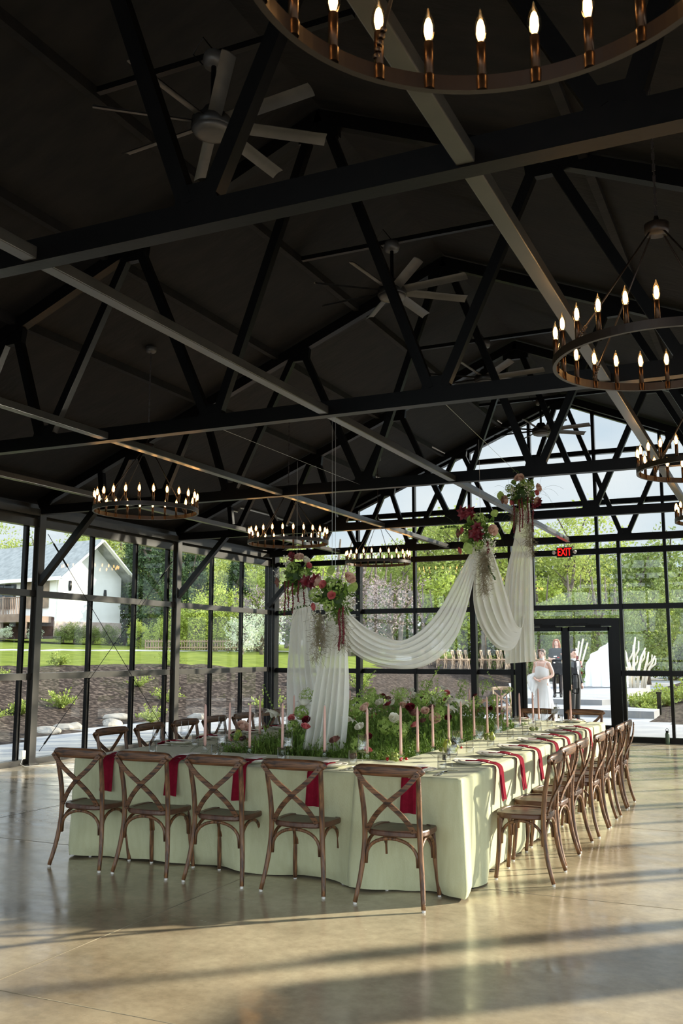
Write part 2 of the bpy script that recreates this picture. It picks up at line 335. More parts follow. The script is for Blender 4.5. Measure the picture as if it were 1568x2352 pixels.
# side walls
def side_wall(X, s, nm, lab, glassname):
    """s = direction to the inside (+1 left wall, -1 right wall)"""
    b = MB(); ys = [-7.1, -3.5, 0.1, 3.7, 7.3, 10.9, 14.5, 18.1]
    L = 18.1 + 7.1; cy = (18.1 - 7.1) / 2
    b.box((X + s * 0.03, cy, 3.53), (0.12, L, 0.12)); b.box((X - s * 0.06, cy, 3.70), (0.06, L, 0.26))
    b.box((X + s * 0.12, cy, 3.68), (0.05, L, 0.10))
    for z in ((2.475, 1.26) if s > 0 else (1.26,)): b.box((X + s * 0.03, cy, z), (0.11, L, 0.095))
    b.box((X + s * 0.02, cy, 0.04), (0.14, L, 0.08))
    tag(b.build(nm, STEEL_LIT), lab, 'wall', kind='structure')
    k = 0
    for y0, y1 in zip(ys, ys[1:]):
        w = MB()
        for t in ((0.085, 0.36, 0.68) if s > 0 or y0 != 7.3 else (0.085, 0.555)):
            y = y0 + 3.6 * t if t > .1 else y0 - 0.2
            if t < .1 and y0 < -7: continue
            w.box((X + s * 0.01, y, 1.76), (0.06, 0.045, 3.44)); w.box((X + s * 0.045, y + 0.028, 1.76), (0.014, 0.012, 3.44))
        g = MB(); g.box((X - s * 0.02, (y0 + y1) / 2, 1.76), (0.006, 3.58, 3.46))
        k += 1
        o = w.build(f'window_{glassname + k}', STEEL2)
        tag(o, f'tall steel framed window bay between columns, {"left" if s > 0 else "right"} side bay {k}', 'window', kind='structure')
        g.build('window_pane', GLASS, o)
    for i, y in enumerate(ys):
        c = MB(); c.box((X + s * 0.15, y, 1.83), (0.012, 0.13, 3.66)); c.box((X + s * 0.05, y, 1.83), (0.012, 0.13, 3.66)); c.box((X + s * 0.10, y, 1.83), (0.10, 0.02, 3.66))
        c.box((X + s * 0.10, y, 0.01), (0.2, 0.2, 0.02))
        o = c.build('steel_column', STEEL_LIT)
        tag(o, (f'black steel column on the {"left" if s > 0 else "right"} glass wall, ' + ['at the back corner', 'first behind camera', 'beside the camera', 'nearest ahead of camera', 'second ahead of camera', 'third, next to the wall outlet', 'fourth, behind the left chairs', 'at the far corner'][i]), 'column', 'steel columns of the side walls')
side_wall(XL, 1, 'wall_left', 'left wall of black steel rails and glass looking onto the lawn', 10)
b = MB(); b.box((0, 8.47, 1.16), (0.06, 0.76, 2.32)); b.box((0, 9.30, 1.16), (0.08, 0.14, 2.32)); b.box((0, 8.10, 1.16), (0.10, 0.08, 2.32))  # unseen panel and jamb, added to cast the dark bands on the floor
d2 = b.build('shade_panel', STEEL2, loc=(XR - 0.12, 0, 0)); tag(d2, 'unseen solid panel and jamb added at the right glass wall to shade the floor', 'door', kind='structure')
side_wall(XR, -1, 'wall_right', 'right wall of black steel rails and glass', 20)

# far gable wall
def ztop(x): return RIDGE - SL * abs(x - RX) + 0.02
b = MB(); cx = (XL + XR) / 2
DX0, DX1 = -4.62, -2.66
for z, h in ((2.455, 0.10), (3.50, 0.11), (4.43, 0.10), (5.41, 0.09)):
    hw = 6.5 if z < 3.8 else (RIDGE - z) / SL
    if z == 5.41: hw -= 0.5
    b.box((RX, YF + 0.05, z), (2 * hw, 0.10, h))
for x0, x1 in ((XL, DX0), (DX1, XR)):
    b.box(((x0 + x1) / 2, YF + 0.05, 1.235), (x1 - x0, 0.10, 0.10)); b.box(((x0 + x1) / 2, YF + 0.04, 0.05), (x1 - x0, 0.12, 0.10))
for x in (-9.12, -6.68, -1.80, -0.58, 0.64, 1.86): b.box((x, YF + 0.04, ztop(x) / 2), (0.055, 0.10, ztop(x)))
for x in (-7.92, -5.46):
    b.box((x - 0.03, YF + 0.04, ztop(x) / 2), (0.06, 0.10, ztop(x))); b.box((x + 0.05, YF - 0.05, 1.75), (0.07, 0.14, 3.5))
for x in (-4.25, -3.01): b.box((x, YF + 0.04, (2.45 + ztop(x)) / 2), (0.06, 0.10, ztop(x) - 2.45))
for x in (DX0 - 0.07, DX1 + 0.04): b.box((x, YF + 0.03, 1.84), (0.06, 0.14, 3.68))
b.box((XL + 0.08, YF + 0.02, 1.85), (0.25, 0.2, 3.7)); b.box((XR - 0.08, YF + 0.02, 1.85), (0.25, 0.2, 3.7))
for s in (-1, 1): b.bar((RX, YF + 0.05, RIDGE + 0.03), (RX + s * 6.6, YF + 0.05, RIDGE + 0.03 - SL * 6.6), 0.12, 0.14)
tag(b.build('wall_far', STEEL2), 'far gable wall of black steel mullions and glass rising to the ridge', 'wall', kind='structure')
g = MB(); z0 = 0.05
g.prism([(XL, z0), (DX0, z0), (DX0, ztop(DX0)), (XL, ztop(XL))], YF + 0.06, YF + 0.066)
g.prism([(DX1, z0), (XR, z0), (XR, ztop(XR)), (DX1, ztop(DX1))], YF + 0.06, YF + 0.066)
g.prism([(DX0, 2.3), (DX1, 2.3), (DX1, ztop(DX1)), (RX, RIDGE), (DX0, ztop(DX0))], YF + 0.06, YF + 0.066)
tag(g.build('window_1', GLASS, fix=True), 'clear glass panes filling the far gable wall', 'window', kind='structure')

# door
d = thing('door_1', (0, YF, 0)); tag(d, 'black framed glass double door in the far wall', 'door', kind='structure')
b = MB(); b.box((DX0 + 0.06, 0, 1.12), (0.12, 0.14, 2.24)); b.box((DX1 - 0.07, 0, 1.12), (0.14, 0.14, 2.24)); b.box(((DX0 + DX1) / 2, 0, 2.17), (DX1 - DX0 - .26, 0.13, 0.15))
b.build('door_frame', STEEL2, d)
mid = -3.66
for x0, x1, hs in ((DX0 + 0.12, mid, 1), (mid, DX1 - 0.14, -1)):
    l = MB(); st = 0.075
    l.box((x0 + st / 2, 0.01, 1.05), (st, 0.06, 2.06)); l.box((x1 - st / 2, 0.01, 1.05), (st, 0.06, 2.06)); l.box(((x0 + x1) / 2, 0.01, 2.05), (x1 - x0 - 0.1, 0.06, 0.08)); l.box(((x0 + x1) / 2, 0.01, 0.15), (x1 - x0 - 0.1, 0.06, 0.28))
    lo = l.build('door_leaf', STEEL2, d)
    p = MB(); p.box(((x0 + x1) / 2, 0.01, 1.15), (x1 - x0 - 2 * st, 0.006, 1.74)); p.build('door_glass', GLASS, lo)
    hx = x1 - 0.12 if hs > 0 else x0 + 0.12
    h = MB(); h.tube([(hx, -0.03, 0.86), (hx, -0.08, 0.87), (hx, -0.085, 0.95), (hx, -0.085, 1.12), (hx, -0.08, 1.20), (hx, -0.03, 1.21)], 0.011, 8)
    h.tube([(hx + 0.0, -0.02, 0.86), (hx + hs * -0.09, -0.04, 0.86), (hx + hs * -0.1, -0.045, 0.95), (hx + hs * -0.1, -0.045, 1.12), (hx + hs * -0.09, -0.04, 1.21), (hx, -0.02, 1.21)], 0.012, 8); h.build('door_handle', STEEL2, lo)
    c = MB(); c.box(((x0 + x1) / 2 + 0.1, -0.06, 2.10), (0.28, 0.05, 0.05)); c.bar(((x0 + x1) / 2, -0.06, 2.14), ((x0 + x1) / 2 - 0.25, -0.12, 2.14), 0.015, 0.02); c.build('door_closer', STEEL, lo)

# exit sign, outlet, cables
ex = thing('exit_sign', (-3.61, YF - 0.07, 3.50)); tag(ex, 'black EXIT sign with red letters above the double door', 'exit sign')
b = MB(); b.box((0, 0.02, 0), (0.30, 0.05, 0.19)); bevel(b.build('sign_housing', STEEL, ex), 0.008)
fc = bpy.data.curves.new('exit_letters', 'FONT'); fc.body = 'EXIT'; fc.size = 0.205; fc.align_x = 'CENTER'; fc.align_y = 'CENTER'; fc.extrude = 0.002; fc.offset = 0.002; fc.space_character = 1.02
ft = bpy.data.objects.new('exit_text', fc); COL.objects.link(ft); bpy.context.view_layer.update()
fm = bpy.data.meshes.new_from_object(ft.evaluated_get(bpy.context.evaluated_depsgraph_get())); bpy.data.objects.remove(ft)
fo = bpy.data.objects.new('exit_letters', fm); link(fo, ex); fm.materials.clear(); fo.rotation_euler = (pi / 2, 0, 0); fo.location = (0, -0.008, -0.002); fo.scale = (0.62, 1, 1)
fo.data.materials.append(emit('red_sign_light', (255, 24, 20), 1.1)); tag(fo, 'red glowing letters')
for s in (-1, 1):
    l = MB(); l.lathe([(0.0, 0), (0.03, 0.004), (0.036, 0.02), (0.03, 0.05), (0.018, 0.07), (0, 0.075)], 12, Matrix.Translation((s * 0.20, 0.0, 0.0)) @ Matrix.Rotation(pi / 2, 4, 'X') @ Matrix.Translation((0, 0, -0.02)))
    l.box((s * 0.165, 0.02, 0), (0.05, 0.02, 0.02)); l.build('emergency_lamp', mat('lamp_plastic', (190, 190, 186), 0.4), ex, smooth=True)
o = thing('wall_outlet', (XL + 0.14, 10.72, 0.13)); tag(o, 'small white outlet box with plugged cord at the foot of the left column', 'outlet')
b = MB(); b.box((0, 0, 0.03), (0.05, 0.07, 0.12)); bevel(b.build('outlet_box', PAPER, o), 0.006)
b = MB(); b.tube([(0.02, 0, 0.0), (0.05, -0.06, -0.03), (0.06, -0.10, -0.09), (0.1, -0.06, -0.12), (0.2, 0.1, -0.123), (0.3, 0.3, -0.123), (0.26, 0.55, -0.123), (0.36, 0.8, -0.123)], 0.006, 6); b.build('cord', PAPER, o)
for a, c, l in (((XL + 0.12, 11.05, 3.38), (XL + 0.12, 14.35, 0.10), 'thin diagonal brace cable running down to the fourth column'), ((XL + 0.14, 14.40, 3.36), (XL + 0.14, 11.05, 0.18), 'thin diagonal brace cable running down to the outlet column')):
    t = thing('brace_cable', a); b = MB(); A = Vector((0, 0, 0)); C = Vector(c) - Vector(a)
    b.tube([A, C], 0.005, 6); b.build('cable', STEEL, t)
    b = MB(); b.tube([C * 0.04, C * 0.14], 0.013, 8); b.tube([C * 0.93, C * 0.97], 0.013, 8); b.build('turnbuckle', STEEL, t); tag(t, l, 'brace cable', 'crossed bracing in the left wall')

# ceiling fans
fan = thing('ceiling_fan', (RX, 5.5, 0))
b = MB(); b.bar((-1.12, 0.05, 6.06), (1.12, 0.05, 6.06), 0.05, 0.05); b.build('mounting_bar', STEEL, fan)
b = MB(); b.lathe([(0, 6.03), (0.075, 6.03), (0.085, 5.97), (0.07, 5.93), (0, 5.93)], 20); b.build('canopy', FANM, fan, True)
b = MB(); b.tube([(0, 0, 5.95), (0, 0, 5.58)], 0.02, 10); b.tube([(0.02, 0, 6.03), (-0.1, 0, 6.20), (-0.2, 0.02, 6.1), (-0.12, 0.04, 6.0)], 0.006, 6); b.build('downrod', STEEL, fan)
b = MB(); b.lathe([(0, 5.60), (0.06, 5.60), (0.10, 5.54), (0.155, 5.50), (0.16, 5.43), (0.15, 5.42)], 28); b.build('hub', FANH, fan, True)
b = MB(); b.lathe([(0, 5.375), (0.10, 5.378), (0.135, 5.39), (0.15, 5.42), (0, 5.42)], 28); b.build('hub_cover', FANM, fan, True)
for k in range(8):
    M = Matrix.Rotation(k * pi / 4 + 0.689, 4, 'Z') @ Matrix.Translation((0.12, 0, 5.475)) @ Matrix.Rotation(radians(-24), 4, 'X')
    b = MB()
    b.grid(lambda u, v: (u * 0.74, (v - 0.5) * 0.105, 0.012 * sin(v * pi)), 8, 6, M); b.grid(lambda u, v: (u * 0.74, (v - 0.5) * 0.105, 0.012 * sin(v * pi) - 0.006), 8, 6, M)
    b.build('blade', FANM, fan, True)
FL = ['ceiling fan with eight grey blades nearest the camera', 'ceiling fan with eight pale blades, second from the camera', 'ceiling fan, third from the camera, above the third truss', 'ceiling fan seen against the sky at the far gable']
tag(fan, FL[0], 'ceiling fan', 'fans under the ridge')
for i, y in enumerate((9.1, 12.7, 16.2)): tag(copy_tree(fan, (RX, y, 0)), FL[i + 1])

# chandeliers
CH = thing('ring_chandelier', (-0.5, 1.95, 3.245))
b = MB(); r0, r1, h = 0.618, 0.597, 0.048; b.lathe([(r0, 0), (r0, h), (r1, h), (r1, 0), (r0, 0)], 96); b.build('ring', RINGM, CH)
sl = MB(); sl.lathe([(0, 0.03), (0.014, 0.03), (0.0140, 0.15), (0.010, 0.155), (0, 0.155)], 14); sl.lathe([(0.016, 0.0), (0.018, 0.04), (0.0145, 0.046)], 12)
sle = sl.mesh('candle_sleeve', BRONZE, True)
bu = MB(); bu.k = 0
bu.lathe([(0.010, 0.150), (0.0165, 0.163), (0.0215, 0.182), (0.0205, 0.205), (0.0135, 0.230), (0.0055, 0.246), (0.002, 0.262), (0, 0.264)], 16)
bu.k = 1; bu.lathe([(0, 0.160), (0.009, 0.166), (0.0130, 0.184), (0.0120, 0.206), (0.007, 0.224), (0, 0.232)], 12)
bue = bu.mesh('bulb', [BULBG, BULBE], True)
for k in range(24):
    a = 2 * pi * (k + 0.5) / 24; s = bpy.data.objects.new('candle_sleeve', sle); link(s, CH); s.location = (0.6 * cos(a), 0.6 * sin(a), 0)
    u = bpy.data.objects.new('bulb', bue); link(u, s)
for k in range(4):
    a = pi / 4 + k * pi / 2 + 0.15
    b = MB(); p = Vector((0.6 * cos(a), 0.6 * sin(a), 0.06)); q = Vector((0.05 * cos(a), 0.05 * sin(a), 0.78)); m_ = p.lerp(q, 0.10)
    b.tube([m_, q], 0.0055, 6); 
    for j in range(5):
        c = p.lerp(m_, (j + 0.5) / 5); b.lathe([(0.009, -0.006), (0.011, 0), (0.009, 0.006)], 8, c=tuple(c))
    b.build('hanging_rod', RINGM, CH, True)
b = MB(); b.lathe([(0, 0.77), (0.065, 0.77), (0.07, 0.79), (0.07, 0.83), (0.02, 0.84), (0.012, 0.88), (0, 0.88)], 20); b.build('hub', RINGM, CH, True)
b = MB(); zt = RIDGE + 0.1 - SL * 3.07 - 3.245; z = 0.88
i = 0
while z < zt - 0.05:
    if i % 2: b.box((0, 0, z + 0.018), (0.006, 0.018, 0.045))
    else: b.box((0, 0, z + 0.018), (0.018, 0.006, 0.045))
    z += 0.036; i += 1
b.build('chain', RINGM, CH)
b = MB(); b.lathe([(0, zt - 0.05), (0.05, zt - 0.05), (0.065, zt - 0.03), (0.065, zt + 0.02), (0, zt + 0.02)], 20); b.build('canopy', FANM, CH, True)
CL = ['large ring chandelier cut by the top edge of the photo, nearest the camera', 'ring chandelier at the right edge, second from the camera', 'ring chandelier at the right edge, third from the camera', 'ring chandelier at the far right, lowest in view beside the gable', 'ring chandelier farthest on the right side',
      'ring chandelier at the left above the first left-hand chairs', 'ring chandelier behind the left flower clusters', 'small far ring chandelier seen against the gable glass']
CH.rotation_euler = (0, 0, -.058); tag(CH, CL[0], 'chandelier', 'ring chandeliers with candle bulbs')
for i, (x, y) in enumerate([(-0.5, 5.5), (-0.5, 9.1), (-0.5, 12.7), (-0.5, 16.3), (-6.72, 9.1), (-6.72, 12.7), (-6.72, 16.3)]):
    tag(copy_tree(CH, (x, y, 3.245), -.07 + 0.11 * i), CL[i + 1])
b = MB(); b.tube([(-9.15, 14.96, 4.24), (-9.14, 15.22, 4.24), (-9.02, 15.12, 4.29), (-9.0, 15.38, 4.3), (-9.0, 16.24, 4.3), (-9.05, 17.3, 4.28)], 0.018, 8)
tag(b.build('electrical_conduit', WIRE), 'pale bent conduit on the ceiling above the far left chandelier', 'conduit')

# ================================================================== chairs
def make_chair(wood=WOOD, woodh=WOODH, woods=WOODS):
    t = thing('crossback_chair')
    def leg(sx, rear):
        b = MB()
        if rear: pts = [(sx * .236, -.225, .012), (sx * .216, -.185, .16), (sx * .198, -.163, .32), (sx * .192, -.160, .46), (sx * .196, -.176, .62), (sx * .205, -.205, .76), (sx * .208, -.222, .86)]; r = [.0145, .0165, .018, .0185, .018, .0165, .015]
        else: pts = [(sx * .190, .192, .012), (sx * .182, .176, .14), (sx * .172, .165, .28), (sx * .170, .160, .44)]; r = [.0145, .0165, .018, .019]
        P = [interp(pts, i / 14) for i in range(15)]; rr = [interp([(x, 0, 0) for x in r], i / 14)[0] for i in range(15)]
        b.tube(P, rr, 10); o = b.build('leg', wood, t, True)
        g = MB(); g.lathe([(0, 0), (.012, 0), (.012, .014), (0, .014)], 10, c=(pts[0][0], pts[0][1], 0)); g.build('glide', GLIDE, o)
    for sx in (-1, 1): leg(sx, 1)
    for sx in (-1, 1): leg(sx, 0)
    # seat: rounded trapezoid with a shallow dish and groove
    def so(a, k=1.0):
        c, s_ = cos(a), sin(a); e = 0.62
        x = abs(c) ** e * (1 if c > 0 else -1); y = abs(s_) ** e * (1 if s_ > 0 else -1)
        w = 0.198 + 0.018 * (y + 1) / 2
        return (x * w * k, 0.005 + y * 0.192 * k)
    n = 40; b = MB(); vs = []; 
    rings = [(1.0, .428), (1.02, .436), (1.02, .457), (1.0, .465), (.86, .465), (.845, .459), (.5, .455), (.05, .454)]
    for k, z in rings:
        for j in range(n):
            x, y = so(2 * pi * j / n, k); vs.append((x, y, z))
    fs = [(i * n + j, i * n + (j + 1) % n, (i + 1) * n + (j + 1) % n, (i + 1) * n + j) for i in range(len(rings) - 1) for j in range(n)]
    fs += [tuple(range(n))[::-1], tuple((len(rings) - 1) * n + j for j in range(n))]
    b.add(vs, fs); b.build('seat', woods, t)
    # curved top rail
    b = MB(); nseg = 18; prof = [(-.012, -.036), (.012, -.036), (.017, -.018), (.017, .018), (.012, .037), (-.012, .037), (-.017, .018), (-.017, -.018)]
    vs = []
    for i in range(nseg + 1):
        u = -1 + 2 * i / nseg; x = .252 * u; y = -.222 - .030 * (1 - u * u) + .012
        k = sqrt(max(0.0, 1 - (abs(u) ** 9))) * 0.85 + 0.15 if abs(u) > .8 else 1
        for (py, pz) in prof: vs.append((x, y + py * k, .845 + pz * k * (1 - .10 * u * u) + .004 * (1 - u * u)))
    m_ = len(prof); fs = [(i * m_ + j, (i + 1) * m_ + j, (i + 1) * m_ + (j + 1) % m_, i * m_ + (j + 1) % m_) for i in range(nseg) for j in range(m_)]
    fs += [tuple(range(m_)), tuple(nseg * m_ + j for j in range(m_))[::-1]]
    b.add(vs, fs); b.build('top_rail', woodh, t, True)
    for s in (-1, 1):   # crossed slats
        b = MB(); pts = [(s * .222, -.250, .842), (s * .13, -.245 - .01 * (s > 0), .745), (0, -.228 - .013 * (s > 0), .645), (s * -.10, -.205, .555), (s * -.165, -.182, .462)]
        P = [interp(pts, i / 16) for i in range(17)]; vs = []
        for i, p in enumerate(P):
            T = (P[min(i + 1, 16)] - P[max(i - 1, 0)]).normalized(); N = T.cross(Vector((0, 1, 0))).normalized(); D = N.cross(T).normalized()
            for a_, c_ in ((-.016, -.006), (.016, -.006), (.016, .006), (-.016, .006)): vs.append(p + N * a_ + D * c_)
        fs = [(i * 4 + j, (i + 1) * 4 + j, (i + 1) * 4 + (j + 1) % 4, i * 4 + (j + 1) % 4) for i in range(16) for j in range(4)] + [(0, 1, 2, 3), (67, 66, 65, 64)]
        b.add(vs, fs); o = b.build('cross_slat', woodh, t)
        for p in (P[1], P[15]):
            g = MB(); g.ell(tuple(p + Vector((0, -.008, 0))), (.005, .003, .005), 8, 5); g.build('bolt', BRONZE, o, True)
    def arch(p, q, zlow=.27, ztop=.415):
        p, q = Vector(p), Vector(q); pts = []
        for i in range(15):
            u = i / 14; a = pi * u; xx = 0.5 - 0.5 * cos(a); zz = zlow + (ztop - zlow) * min(1, sin(a) ** 0.75 if sin(a) > 0 else 0)
            c = p.lerp(q, xx); pts.append((c.x, c.y, zz))
        pts[0] = (p.x, p.y, zlow - .02); pts[-1] = (q.x, q.y, zlow - .02)
        b = MB(); b.tube(pts, .0115, 8); b.build('arch_brace', wood, t, True)
    arch((-.180, -.168, 0), (.180, -.168, 0)); arch((-.158, .162, 0), (.158, .162, 0))
    for s in (-1, 1): arch((s * .190, -.150, 0), (s * .172, .150, 0))
    return t
chair = make_chair()
tag(chair, 'x', 'chair')
jit = random.Random(3)
G1 = 'cross-back dining chairs around the long table'
used = [0]
def put_chair(x, y, rz, label):
    o = chair if not used[0] else copy_tree(chair)
    used[0] = 1
    o.location = (x, y, 0); o.rotation_euler = (0, 0, rz); o['label'] = label; o['category'] = 'chair'; o['group'] = G1
for i, (x, y, r) in enumerate([(-4.895, 6.10, -.005), (-4.311, 6.11, .0), (-3.70, 6.12, .02), (-3.065, 6.11, .0), (-2.347, 6.07, -.02)]):
    put_chair(x, y, r, ['dark brown cross-back chair at the left end of the front row', 'dark brown cross-back chair second from left in the front row', 'dark brown cross-back chair in the middle of the front row', 'dark brown cross-back chair fourth from left in the front row', 'dark brown cross-back chair nearest the camera, at the right end of the front row'][i])
for i, y in enumerate((7.08, 7.71, 8.29, 8.98, 9.52, 10.18, 10.74)):
    put_chair(-1.755 - (0.03 if i in (1, 2) else 0), y, pi / 2 + [.03, -.03, -.02, -.01, .03, .02, 0][i], f'sunlit brown cross-back chair on the right side of the table, {ordn(i)} from the camera')
for i, y in enumerate((7.62, 8.25, 8.9, 9.5, 10.15, 10.8)):
    put_chair(-5.74, y, -pi / 2 + jit.uniform(-.04, .04), f'brown cross-back chair on the left side of the table, {ordn(i)} from the camera, facing right')
for i, x in enumerate((-4.93, -4.28, -3.60, -2.93, -2.31)):
    put_chair(x, 12.33, pi + jit.uniform(-.03, .03), f'brown cross-back chair across the far end of the table, {ordn(i)} from the left')

# ================================================================== tables and cloths
def cloth(name, x0, x1, y0, y1, amp, label, seed, corner, tuck=(0, 0, 0, 0)):
    """amp: fold size for sides (front y0, right x1, back y1, left x0); corner: bulge for corners starting at (x1,y0) anticlockwise"""
    rr = random.Random(seed); W, D = x1 - x0, y1 - y0
    per = []; cr = 0.035; n_side = lambda L: max(20, int(L / 0.022))
    sides = [((x0, y0), (x1, y0), (0, -1)), ((x1, y0), (x1, y1), (1, 0)), ((x1, y1), (x0, y1), (0, 1)), ((x0, y1), (x0, y0), (-1, 0))]
    ph = [[rr.uniform(0, 6.28) for _ in range(6)] for _ in range(4)]
    for k, (a, c, nrm) in enumerate(sides):
        L = sqrt((c[0] - a[0]) ** 2 + (c[1] - a[1]) ** 2); n = n_side(L)
        for i in range(n):
            u = i / n; s = u * L
            px, py = a[0] + (c[0] - a[0]) * u, a[1] + (c[1] - a[1]) * u
            # blend normals at the corners
            d0, d1 = s, L - s; nx, ny = nrm; Rn = 0.16
            pn = sides[(k - 1) % 4][2]; nn = sides[(k + 1) % 4][2]
            w0 = 0.5 * max(0, 1 - d0 / Rn); w1 = 0.5 * max(0, 1 - d1 / Rn)
            vx = nx * (1 - w0 - w1) + pn[0] * w0 + nn[0] * w1; vy = ny * (1 - w0 - w1) + pn[1] * w0 + nn[1] * w1
            cb = corner[k - 1 if k else 3] * max(0, 1 - d0 / 0.34) ** 1.5 + corner[k] * max(0, 1 - d1 / 0.34) ** 1.5
            cw = corner[k - 1 if k else 3] * sin(min(1, d0 / 0.36) * pi * 2.0) * max(0, 1 - d0 / 0.40) + corner[k] * sin(min(1, d1 / 0.36) * pi * 2.0) * max(0, 1 - d1 / 0.40)
            f = sin(s * 5.1 + ph[k][0]) * .55 + sin(s * 10.7 + ph[k][1]) * .32 + sin(s * 19 + ph[k][2]) * .14
            per.append((px, py, vx, vy, amp[k], f, cb, cw, s, k))
    n = len(per); rows = 26; SL_ = [W, D, W, D]; vs = []; fs = []
    zt = 0.775
    prof = [(0.0, zt)]
    for r in range(rows + 1):
        t = r / rows
        for (px, py, vx, vy, am, f, cb, cw, s, k) in per:
            if t < 0.06:
                a = t / 0.06 * pi / 2; off = 0.022 * sin(a); z = zt - 0.022 * (1 - cos(a))
            else:
                q = (t - 0.06) / 0.94; z = (zt - 0.022) * (1 - q) + 0.008 * q
                off = 0.022 + am * (0.35 * q + f * q ** 1.25 * .9) + cb * 0.9 * q ** 1.1 + cw * 0.45 * q ** 1.3 - tuck[k] * q ** 1.1 * min(1, (min(s, SL_[k] - s) + .02) / .3)
                if q > .86:
                    e = (q - .86) / .14; off += -e * e * 0.045 * (0.5 + 0.5 * sin(s * 7.3 + ph[k][3])) * (am > .01); z += 0.012 * e * (0.5 + 0.5 * sin(s * 9.1 + ph[k][4]))
                off += am * .09 * noise.noise(Vector((px * 6, py * 6, z * 5)))
            vs.append((px + vx * off, py + vy * off, z))
    for r in range(rows):
        for j in range(n): fs.append((r * n + j, (r + 1) * n + j, (r + 1) * n + (j + 1) % n, r * n + (j + 1) % n))
    fs.append(tuple(range(n)))
    b = MB(); b.add(vs, fs)
    me = b.mesh(name, CLOTH); me.polygons.foreach_set('use_smooth', [True] * (len(fs) - 1) + [False])
    o = bpy.data.objects.new(name, me); link(o); tag(o, label, 'tablecloth', 'sage tablecloths on the banquet tables')
    return o
TABS = [(-5.20, -2.745, 6.225, 7.005, (.05, .0, .0, .05), 'sage green tablecloth on the front table behind the first four chairs', 'long banquet table under the front tablecloth', (.01, .0, .0, .06)),
        (-2.735, -1.985, 6.215, 8.68, (.055, .06, .0, .012), 'sage green tablecloth at the near right corner with deep corner folds', 'banquet table under the near right tablecloth', (.10, .05, .0, .08)),
        (-2.735, -1.985, 8.70, 11.12, (.0, .05, .0, .012), 'sunlit sage green tablecloth on the right side beyond the seam', 'banquet table under the farther right tablecloth', (.05, .0, .0, .0)),
        (-4.43, -1.975, 11.14, 11.89, (.0, .04, .05, .0), 'sage green tablecloth on the far end table', 'banquet table under the far end tablecloth', (.02, .06, .0, .0)),
        (-5.20, -4.45, 7.02, 9.44, (.0, .01, .0, .05), 'sage green tablecloth on the left side, nearer one', 'banquet table under the nearer left tablecloth', (.0, .0, .0, .0)),
        (-5.20, -4.45, 9.46, 11.89, (.0, .01, .05, .05), 'sage green tablecloth on the left side, farther one', 'banquet table under the farther left tablecloth', (.0, .0, .05, .0))]
TAN = mat('table_laminate', (150, 140, 124), 0.6)
for i, (x0, x1, y0, y1, am, lab, tl, co) in enumerate(TABS):
    cloth('tablecloth', x0, x1, y0, y1, am, lab, 20 + i, co, (.12 if i < 2 else 0, .06 if i in (1, 2) else 0, 0, 0))
    t = thing('banquet_table', ((x0 + x1) / 2, (y0 + y1) / 2, 0)); w, d_ = x1 - x0 - .03, y1 - y0 - .03
    b = MB(); b.box((0, 0, .75), (w, d_, .03)); bevel(b.build('table_top', TAN, t), .005)
    for sx in (-1, 1):
        for sy in (-1, 1):
            b = MB(); b.tube([(sx * (w / 2 - .12), sy * (d_ / 2 - .12), 0), (sx * (w / 2 - .12), sy * (d_ / 2 - .12), .735)], .016, 8); b.build('leg', STEEL, t)
    tag(t, tl, 'table', 'banquet tables under the cloths')
ZT = 0.777

# ================================================================== place settings
def dinner_plate():
    t = thing('dinner_plate')
    b = MB(); N = 84; wob = lambda i, a: (0.030 * cos(28 * a) if i in (3, 4, 5) else 0)
    b.lathe([(0, 0), (.075, 0), (.085, .004), (.118, .014), (.136, .022), (.139, .025), (.130, .023), (.088, .009), (0, .008)], N, wob=wob); b.build('scalloped_plate', PLATE, t, True)
    b = MB(); b.lathe([(0, .012), (.060, .012), (.09, .020), (.101, .028), (.098, .030), (.062, .017), (0, .016)], 40); b.build('salad_plate', PLATE, t, True)
    return t
PL = dinner_plate(); tag(PL, 'x', 'plate')
def napkin():
    t = MB()
    P = [(0, .215, .026), (0, .14, .028), (0, .085, .026), (0, .035, .014), (0, .0, .010), (0, -.028, -.004), (0, -.040, -.035), (0, -.045, -.10), (0, -.052, -.17), (0, -.060, -.245)]
    n = 26
    def f(u, v, th): p = interp(P, u); w = .044 + .014 * u; return (p.x + (v - .5) * 2 * w, p.y + th * (1 if u < .5 else 0) * 0 - .004 * sin(v * 9), p.z + .001 + th * (1 - sm(.4, .6, u)) + 0.002 * sin(v * 7 + u * 4))
    t.grid(lambda u, v: f(u, v, 0), n, 6); 
    def g(u, v):
        x, y, z = f(u, v, 0.006); return (x, y - .006 * sm(.4, .6, u), z)
    t.grid(g, n, 6)
    for v in (0, 1):
        t.grid(lambda u, w: f(u, v, 0) if w == 0 else g(u, v), n, 1)
    t.grid(lambda u, w: f(1, u, 0) if w == 0 else g(1, u), 6, 1)
    return t.build('napkin', NAPK, None, False)
NK = napkin(); tag(NK, 'x', 'napkin')
b = MB(); b.box((0, 0, .0012), (.082, .17, .0016)); MC = b.build('menu_card', PAPER); tag(MC, 'x', 'menu card')
